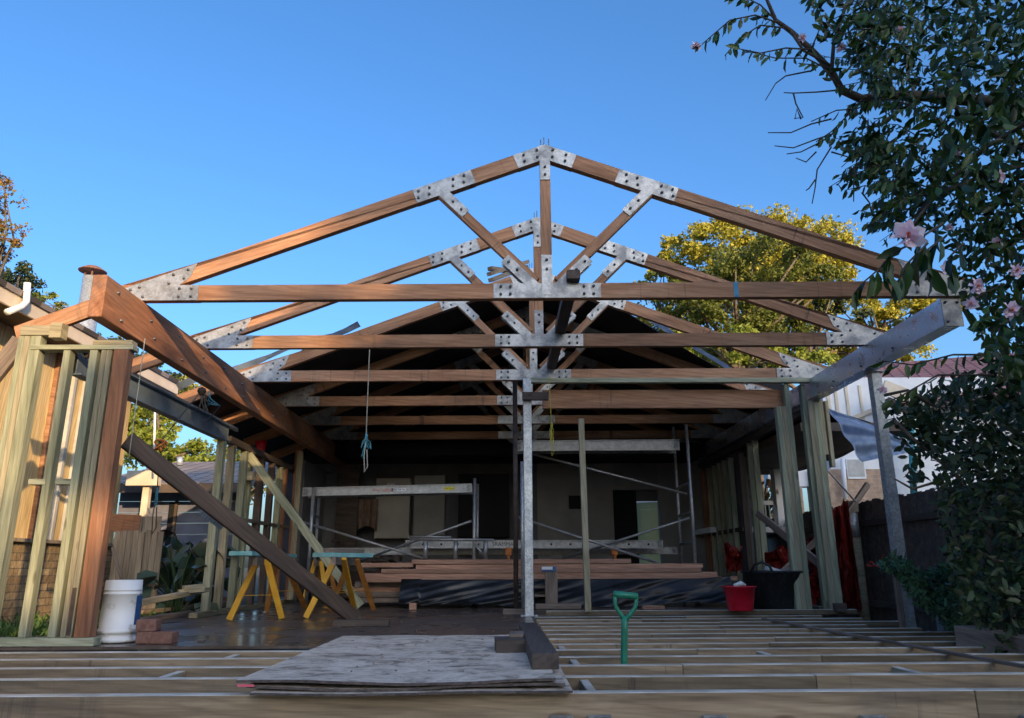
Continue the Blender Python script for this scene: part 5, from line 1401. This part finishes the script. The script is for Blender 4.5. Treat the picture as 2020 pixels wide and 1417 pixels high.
tree('lime_tree', 'small yellow green tree right of the vent pipe', 'tree', at0(110, 24), [BL(108, 605, 24, .55, .4), BL(90, 600, 24, .5, .45), BL(130, 625, 24, .5, .3)], 1300, .10, M_LIME, .1, 24, .3, 'trees beyond the left neighbour')
tree('lime_tree', 'bright lime tree seen under the blue grey lintel', 'tree', at0(320, 27), [BL(280, 850, 27, 1.3, 1.3), BL(330, 880, 27, 1.2, .9), BL(380, 905, 27, .9, .6), BL(250, 800, 27, 1.1, 1.1), BL(400, 915, 27, .9, .4)], 8500, .13, M_LIME, .2, 110, .26, 'trees beyond the left neighbour', shell=.4)
tree('gum_tree', 'sparse grey green gum tree between the lintel and the left beam', 'tree', at0(310, 34), [BL(290, 745, 34, 1.5, .7), BL(340, 765, 34, 1.4, .5), BL(200, 680, 34, 1.2, .6), BL(250, 720, 34, 1.5, .8)], 3000, .14, M_DGREEN, .16, 46, .26, 'trees beyond the left neighbour', limbs=26, shell=.3)
tree('golden_tree', 'golden tree top behind the sparse gum at left', 'tree', at0(330, 40), [BL(320, 770, 40, 2.0, .8), BL(250, 750, 40, 1.5, .9)], 2600, .18, M_GOLD, .2, 46, .26, 'trees beyond the left neighbour')
tree('olive_tree', 'distant olive tree top above the rear left studs', 'tree', at0(480, 45), [BL(490, 860, 45, 1.7, .7), BL(450, 930, 45, 3.5, 1.8), BL(540, 900, 45, 2.2, 1.4)], 3600, .22, M_JACA, .2, 60, .26, 'trees beyond the left neighbour')

# unseen trees added behind the camera, shaped to keep sun off the yard
def SH(x, y, z, rx, ry, rz): return (x, y, z, rx, ry, rz)
tree('sun_blocker_tree', 'broad dense added tree far behind the viewpoint, to the right, blocking the sun', 'tree', (26, -28, -1), [SH(18.6, -28, 5, 3.0, 2.5, 7), SH(19.2, -28, 11.5, 3.2, 2.5, 4), SH(24, -29, 8, 5, 2.5, 10), SH(31, -29, 8, 5.5, 2.5, 12), SH(38, -28, 8, 5.5, 2.5, 12)], 40000, .9, M_DGREEN, .5, 600, .26, shell=.1)
tree('sun_blocker_tree', 'row of lower added trees far behind the viewpoint, blocking the low sun', 'tree', (9, -28, -1), [SH(3.0 + 1.45 * k, -28, 4.4, 1.9, 1.5, 5.95 + .45 * math.sin(k * 2.7) + (1.5 if k >= 8 else 0)) for k in range(10)] + [SH(3.0 + 1.8 * k, -28.5, 3.6, 1.9, 1.2, 4.6) for k in range(8)], 46000, .7, M_DGREEN, .3, 900, .26, shell=.05)

# ------------------------------------------------------------------ camellia on the right
def inpoly(px, py, poly):
    c = False; j = len(poly) - 1
    for i in range(len(poly)):
        xi, yi = poly[i]; xj, yj = poly[j]
        if (yi > py) != (yj > py) and px < (xj - xi) * (py - yi) / (yj - yi) + xi: c = not c
        j = i
    return c
def fill(poly, n, ya, yb, sc, thr, ysk=0):
    xs = [p[0] for p in poly]; ys = [p[1] for p in poly]; out = []
    tries = 0
    while len(out) < n and tries < n * 30:
        tries += 1
        px, py = random.uniform(min(xs), max(xs)), random.uniform(min(ys), max(ys))
        if not inpoly(px, py, poly): continue
        Y = random.uniform(ya, yb)
        p = W(px, py, Y)
        if noise.noise(p * sc) + .5 * noise.noise(p * sc * 2.3) < thr: continue
        out.append(p)
    return out
cam_t = thing('camellia_tree', 'big camellia tree with pink flowers overhanging from the right', 'tree', (W(2330, 900, 4.6).x, 4.6, -.5))
CP = []; CD = []; CL = []
def addleaves(pts, L, out=(-.25, -.1, -.75), var=.75):
    for p in pts:
        CP.append(p); CD.append(np.array(out) + np.array((random.gauss(0, var), random.gauss(0, var), random.gauss(0, var)))); CL.append(L * random.uniform(.6, 1.2))
upper = [(1690, -60), (1700, 40), (1730, 120), (1720, 190), (1760, 240), (1720, 330), (1745, 400), (1760, 450), (1790, 520), (1840, 540), (1900, 550), (1925, 640), (1960, 720), (2060, 760), (2500, 760), (2600, 300), (2500, -150)]
dense = [(1850, -60), (1870, 60), (1850, 160), (1860, 260), (1840, 340), (1850, 430), (1880, 480), (1900, 560), (1930, 650), (1980, 740), (2060, 780), (2500, 780), (2600, 300), (2500, -150)]
addleaves(fill(dense, 13500, 3.0, 5.8, 2.4, -.10), .088)
band = [(1690, -60), (1700, 40), (1720, 190), (1760, 230), (1715, 330), (1740, 400), (1750, 460), (1850, 470), (1880, 200), (1880, -60)]
addleaves(fill(band, 900, 3.3, 5.2, 2.8, -.1), .082)
addleaves(fill([(1560, -60), (1620, 40), (1680, 110), (1720, 180), (1760, 200), (1760, -60)], 560, 3.8, 4.8, 3, .05), .085)
addleaves(fill([(1640, 230), (1700, 215), (1750, 260), (1760, 330), (1700, 310), (1660, 290)], 200, 3.9, 4.8, 3, -.1), .085)
tw = bmesh.new()
def twig(pts, Y, r0, r1=None):
    q = [W(px, py, Y if not isinstance(Y, tuple) else Y[0] + (Y[1] - Y[0]) * i / (len(pts) - 1)) for i, (px, py) in enumerate(pts)]
    n = len(q); r1 = r1 if r1 is not None else r0 * .4
    tubebm(tw, q, [r0 + (r1 - r0) * i / (n - 1) for i in range(n)], 6)
    return q
def spray(pts, Y, n, L, r=.006, droop=.85):
    q = twig(pts, Y, r, r * .5)
    for k in range(n):
        f = (k + random.random() * .6) / n * (len(q) - 1); i = min(int(f), len(q) - 2)
        p = q[i].lerp(q[i + 1], f - i); d = (q[i + 1] - q[i]).normalized()
        side = 1 if k % 2 else -1
        CP.append(p); CL.append(L * random.uniform(.75, 1.2))
        CD.append(np.array(d) * .5 + np.array((random.gauss(0, .35), random.gauss(0, .3), -droop + side * .28 + random.gauss(0, .25))))
twig([(2350, 330), (2200, 250), (2020, 205), (1900, 197), (1830, 190), (1760, 188), (1700, 196), (1660, 178), (1640, 140), (1600, 98), (1560, 62), (1530, 40), (1515, 5), (1500, -30)], (4.6, 4.2), .05, .008)
twig([(1640, 145), (1645, 80), (1665, 20), (1690, -30)], 4.2, .014, .006)
twig([(1560, 62), (1585, 100), (1640, 130)], 4.2, .01, .008)
twig([(2300, 400), (2100, 330), (1950, 260), (1870, 200)], (4.4, 4.4), .04, .015)
twig([(2150, 200), (2020, 245), (1930, 300), (1880, 350), (1810, 420)], (3.2, 3.6), .014, .008)
twig([(2120, 300), (1960, 340), (1850, 380), (1780, 470)], (4.2, 3.2), .02, .006)
for pts, Y, n, L in (
    ([(1535, 45), (1490, 30), (1440, 40), (1405, 70), (1380, 92)], 4.15, 17, .085), ([(1545, 55), (1500, 50), (1460, 75), (1430, 110)], 4.2, 14, .085),
    ([(1600, 98), (1550, 95), (1500, 105), (1450, 95)], 4.1, 14, .085), ([(1640, 140), (1590, 115), (1530, 115), (1470, 100)], 4.3, 10, .08),
    ([(1530, 40), (1500, 10), (1470, -5), (1440, -15)], 4.2, 14, .085), ([(1600, 98), (1620, 50), (1660, 30)], 4.3, 12, .08), ([(1660, 178), (1620, 130), (1575, 125)], 4.1, 6, .08),
    ([(1700, 196), (1670, 230), (1640, 260), (1610, 280)], 4.1, 12, .085), ([(1720, 200), (1690, 215), (1650, 218), (1600, 240)], 4.2, 7, .08),
    ([(1780, 350), (1740, 390), (1720, 420)], 4.3, 9, .06), ([(1790, 300), (1730, 320), (1690, 330)], 4.3, 9, .075)): spray(pts, Y, n, L)
for pts in ([(1655, 178), (1610, 182), (1565, 184), (1546, 183)], [(1565, 184), (1570, 205), (1584, 232), (1567, 234)], [(1640, 235), (1600, 245), (1560, 262), (1515, 262)], [(1650, 262), (1610, 275), (1565, 292), (1528, 288)],
            [(1640, 268), (1610, 285), (1580, 300), (1552, 304)], [(1640, 290), (1612, 335), (1608, 370), (1602, 402)], [(1608, 355), (1596, 372), (1590, 376)], [(1688, 330), (1684, 365), (1684, 398)], [(1700, 380), (1715, 400), (1720, 425)],
            [(1610, 300), (1590, 320), (1570, 312)], [(1600, 140), (1550, 150), (1530, 165), (1510, 198)], [(1580, 235), (1572, 215), (1568, 235)], [(1640, 300), (1680, 312), (1660, 330)]):
    twig(pts, 4.15, .0055, .003)
for q in fill(band, 105, 3.4, 5.0, 2.0, -.6):
    u0 = CAMR.transposed() @ (q - EYE); bx, by, Yq = 1010 + FOC * u0.x / -u0.z, 708.5 - FOC * u0.y / -u0.z, q.y
    ln = random.uniform(60, 120); an = random.uniform(2.2, 3.9)
    ex, ey = bx + ln * math.cos(an), by - ln * math.sin(an) * .8
    spray([(bx, by), ((bx + ex) / 2, (by + ey) / 2 - 8), (ex, ey)], Yq, random.randint(9, 15), .08, .004, .8)
# big leaf spray near the eave
for pts, n, L in (([(1860, 440), (1800, 480), (1760, 500), (1735, 530), (1700, 560), (1685, 580)], 12, .10), ([(1830, 480), (1790, 520), (1770, 560)], 7, .115), ([(1860, 470), (1820, 500), (1840, 560)], 7, .11), ([(1900, 480), (1870, 510), (1885, 550)], 6, .11), ([(1760, 500), (1745, 520), (1750, 545)], 4, .115)):
    spray(pts, 2.55, n, L, .005, 1.0)
for pts, n in (([(1980, 560), (1900, 600), (1920, 640)], 14), ([(2030, 600), (1960, 660), (1940, 700)], 16), ([(1980, 700), (1880, 700), (1800, 720), (1740, 712)], 14), ([(1960, 740), (1850, 740), (1780, 780), (1740, 800)], 16)):
    spray(pts, 3.6, n, .085)
link('crown', leaves_me(np.array([tuple(p) for p in CP]) - np.array(cam_t.location), CL, CD, .86, 'leaf'), M_CAML, cam_t, None, True)
tubebm(tw, [Vector((W(2330, 900, 4.6).x, 4.6, -.9)), Vector((W(2330, 900, 4.6).x, 4.6, .8)), W(2350, 560, 4.6), W(2350, 330, 4.6)], [.13, .11, .09, .07], 10)
link('branches', mesh(tw, smooth=True), M_BARKD, cam_t)
def flower(px, py, Y, r, tilt=0, open_=1.0):
    r *= .85
    c = W(px, py, Y); P = []; D = []; L = []
    ax = Vector((random.uniform(-.5, .2), -1, random.uniform(-.5, .2))).normalized()
    u = ax.orthogonal().normalized(); v = ax.cross(u)
    for ring, (m, ln, fl) in enumerate(((7, 1.0, .25), (6, .8, .7))):
        for k in range(m):
            a = 2 * math.pi * (k + ring * .5) / m + random.uniform(-.15, .15)
            P.append(tuple(c)); D.append(tuple((u * math.cos(a) + v * math.sin(a)) * open_ + ax * (fl + (1 - open_)))); L.append(r * ln * random.uniform(.85, 1.1))
    me = leaves_me(P, L, D, 1.75, 'leaf')
    f = link('flower', me, M_PETAL, cam_t)
    bm = bmesh.new()
    for k in range(10):
        a = k * .63; d = (ax + u * .3 * math.cos(a) + v * .3 * math.sin(a)).normalized()
        tubebm(bm, [c, c + d * r * .38], .0016, 4)
    link('stamens', mesh(bm), M_STAMEN, f)
for a in ((1373, 92, 4.15, .045), (1790, 468, 2.5, .078), (1868, 448, 2.6, .035, 0, .4), (1992, 612, 3.0, .055), (1660, 95, 4.2, .05), (1885, 306, 3.6, .04, 0, .4), (1968, 348, 3.2, .05), (1925, 565, 3.0, .05), (1776, 60, 4.0, .045), (2005, 535, 3.1, .05), (1870, 530, 2.9, .045), (1915, 600, 3.0, .04), (1582, 75, 4.1, .04), (1740, 770, 3.6, .03), (1965, 480, 3.5, .045)):
    flower(*a)

# shrubs under the camellia
sh = thing('shrub', 'dense dark green shrub filling the lower right', 'shrub', (W(2000, 1200, 6.5).x, 6.5, -.5))
low = [(1800, 790), (1830, 760), (1900, 740), (2050, 720), (2500, 700), (2600, 1300), (1960, 1290), (1900, 1240), (1880, 1150), (1870, 1080), (1850, 1000), (1850, 900), (1815, 880)]
pts = fill(low, 19000, 5.2, 7.8, 2.0, -.25)
pts += fill([(1750, 800), (1800, 780), (1860, 800), (1850, 900), (1800, 960), (1780, 880)], 260, 5.6, 6.4, 3, .05)
Dn = rng.normal(size=(len(pts), 3)); Dn[:, 2] -= .4
link('foliage', leaves_me(np.array([tuple(p) for p in pts]) - np.array(sh.location), .085 * (.6 + .7 * rng.random(len(pts))), Dn, 1.0, 'leaf'), M_SHRUB, sh, None, True)
tw = bmesh.new()
for b_, e_ in (((1960, 1230), (1900, 800)), ((2010, 1230), (2000, 760)), ((1930, 1240), (1840, 930)), ((2080, 1250), (2120, 800)), ((1990, 1200), (1930, 1010))):
    a = W(*b_, 6.4); b = W(*e_, 6.2); a.z = -.6
    tubebm(tw, [a, a.lerp(b, .5) + Vector((.08, 0, 0)), b], [.035, .025, .01], 7)
for pts_ in ([(2040, 1120), (1990, 1110), (1960, 1105), (1930, 1085)], [(1890, 935), (1850, 950), (1800, 965), (1765, 945)], [(1840, 900), (1880, 930), (1900, 960)], [(1765, 830), (1795, 860), (1830, 890)], [(1745, 780), (1790, 770), (1840, 800)]):
    tubebm(tw, [W(*p, 5.6) for p in pts_], [.014, .012, .010, .006][:len(pts_)], 6)
link('branches', mesh(tw, smooth=True), M_BARK, sh)
fe = thing('ferny_bush', 'lighter ferny bush growing past the right steel post', 'bush', (W(1880, 1200, 7.0).x, 7.0, -.5))
pts = fill([(1775, 1130), (1740, 1120), (1755, 1100), (1790, 1105), (1815, 1135), (1870, 1110), (1905, 1130), (1910, 1260), (1880, 1240), (1850, 1210), (1815, 1190), (1790, 1155)], 1700, 6.3, 7.4, 3, -.15)
Dn = rng.normal(size=(len(pts), 3)); Dn[:, 2] -= .2
link('foliage', leaves_me(np.array([tuple(p) for p in pts]) - np.array(fe.location), .075 * (.6 + .7 * rng.random(len(pts))), Dn, .8, 'leaf'), M_FERN, fe, None, True)
tw = bmesh.new(); a = W(1895, 1265, 7.0); tubebm(tw, [Vector((a.x, 7, -.7)), W(1893, 1200, 7.0), W(1885, 1130, 7.0)], [.022, .018, .012], 7)
tubebm(tw, [W(1888, 1160, 7.0), W(1830, 1140, 6.9), W(1745, 1118, 6.7)], [.012, .009, .005], 6)
link('stem', mesh(tw, smooth=True), M_PALE, fe)
q = [W(1730, 1112, 6.7) + Vector((random.gauss(0, .03), 0, random.gauss(0, .02))) for _ in range(12)]
link('red_leaves', leaves_me([tuple(p) for p in q], [.06] * 12, rng.normal(size=(12, 3)), .8, 'leaf'), leafmat('red_leaf', [(.35, .03, .03), (.5, .08, .06)], .5, .2), fe)

# chips and sawdust left on the sheets and the floor
bm = bmesh.new()
for k in range(70):
    on_sheet = k < 30
    x, y = (random.uniform(f0.x + .1, f1.x - .1), random.uniform(3.8, 5.9)) if on_sheet else (random.uniform(-3.0, .2), random.uniform(6.2, 10.2))
    z = .070 if on_sheet else .004
    sx = random.uniform(.006, .022)
    boxbm(bm, sx, sx * random.uniform(.25, .7), .005, (0, 0, 0), Matrix.Translation((x, y, z)) @ Matrix.Rotation(random.random() * 6, 4, 'Z'))
link('wood_chips', mesh(bm), M_PALE, label='pale wood chips scattered over the formply pile and floor', cat='wood chips', kind='stuff')
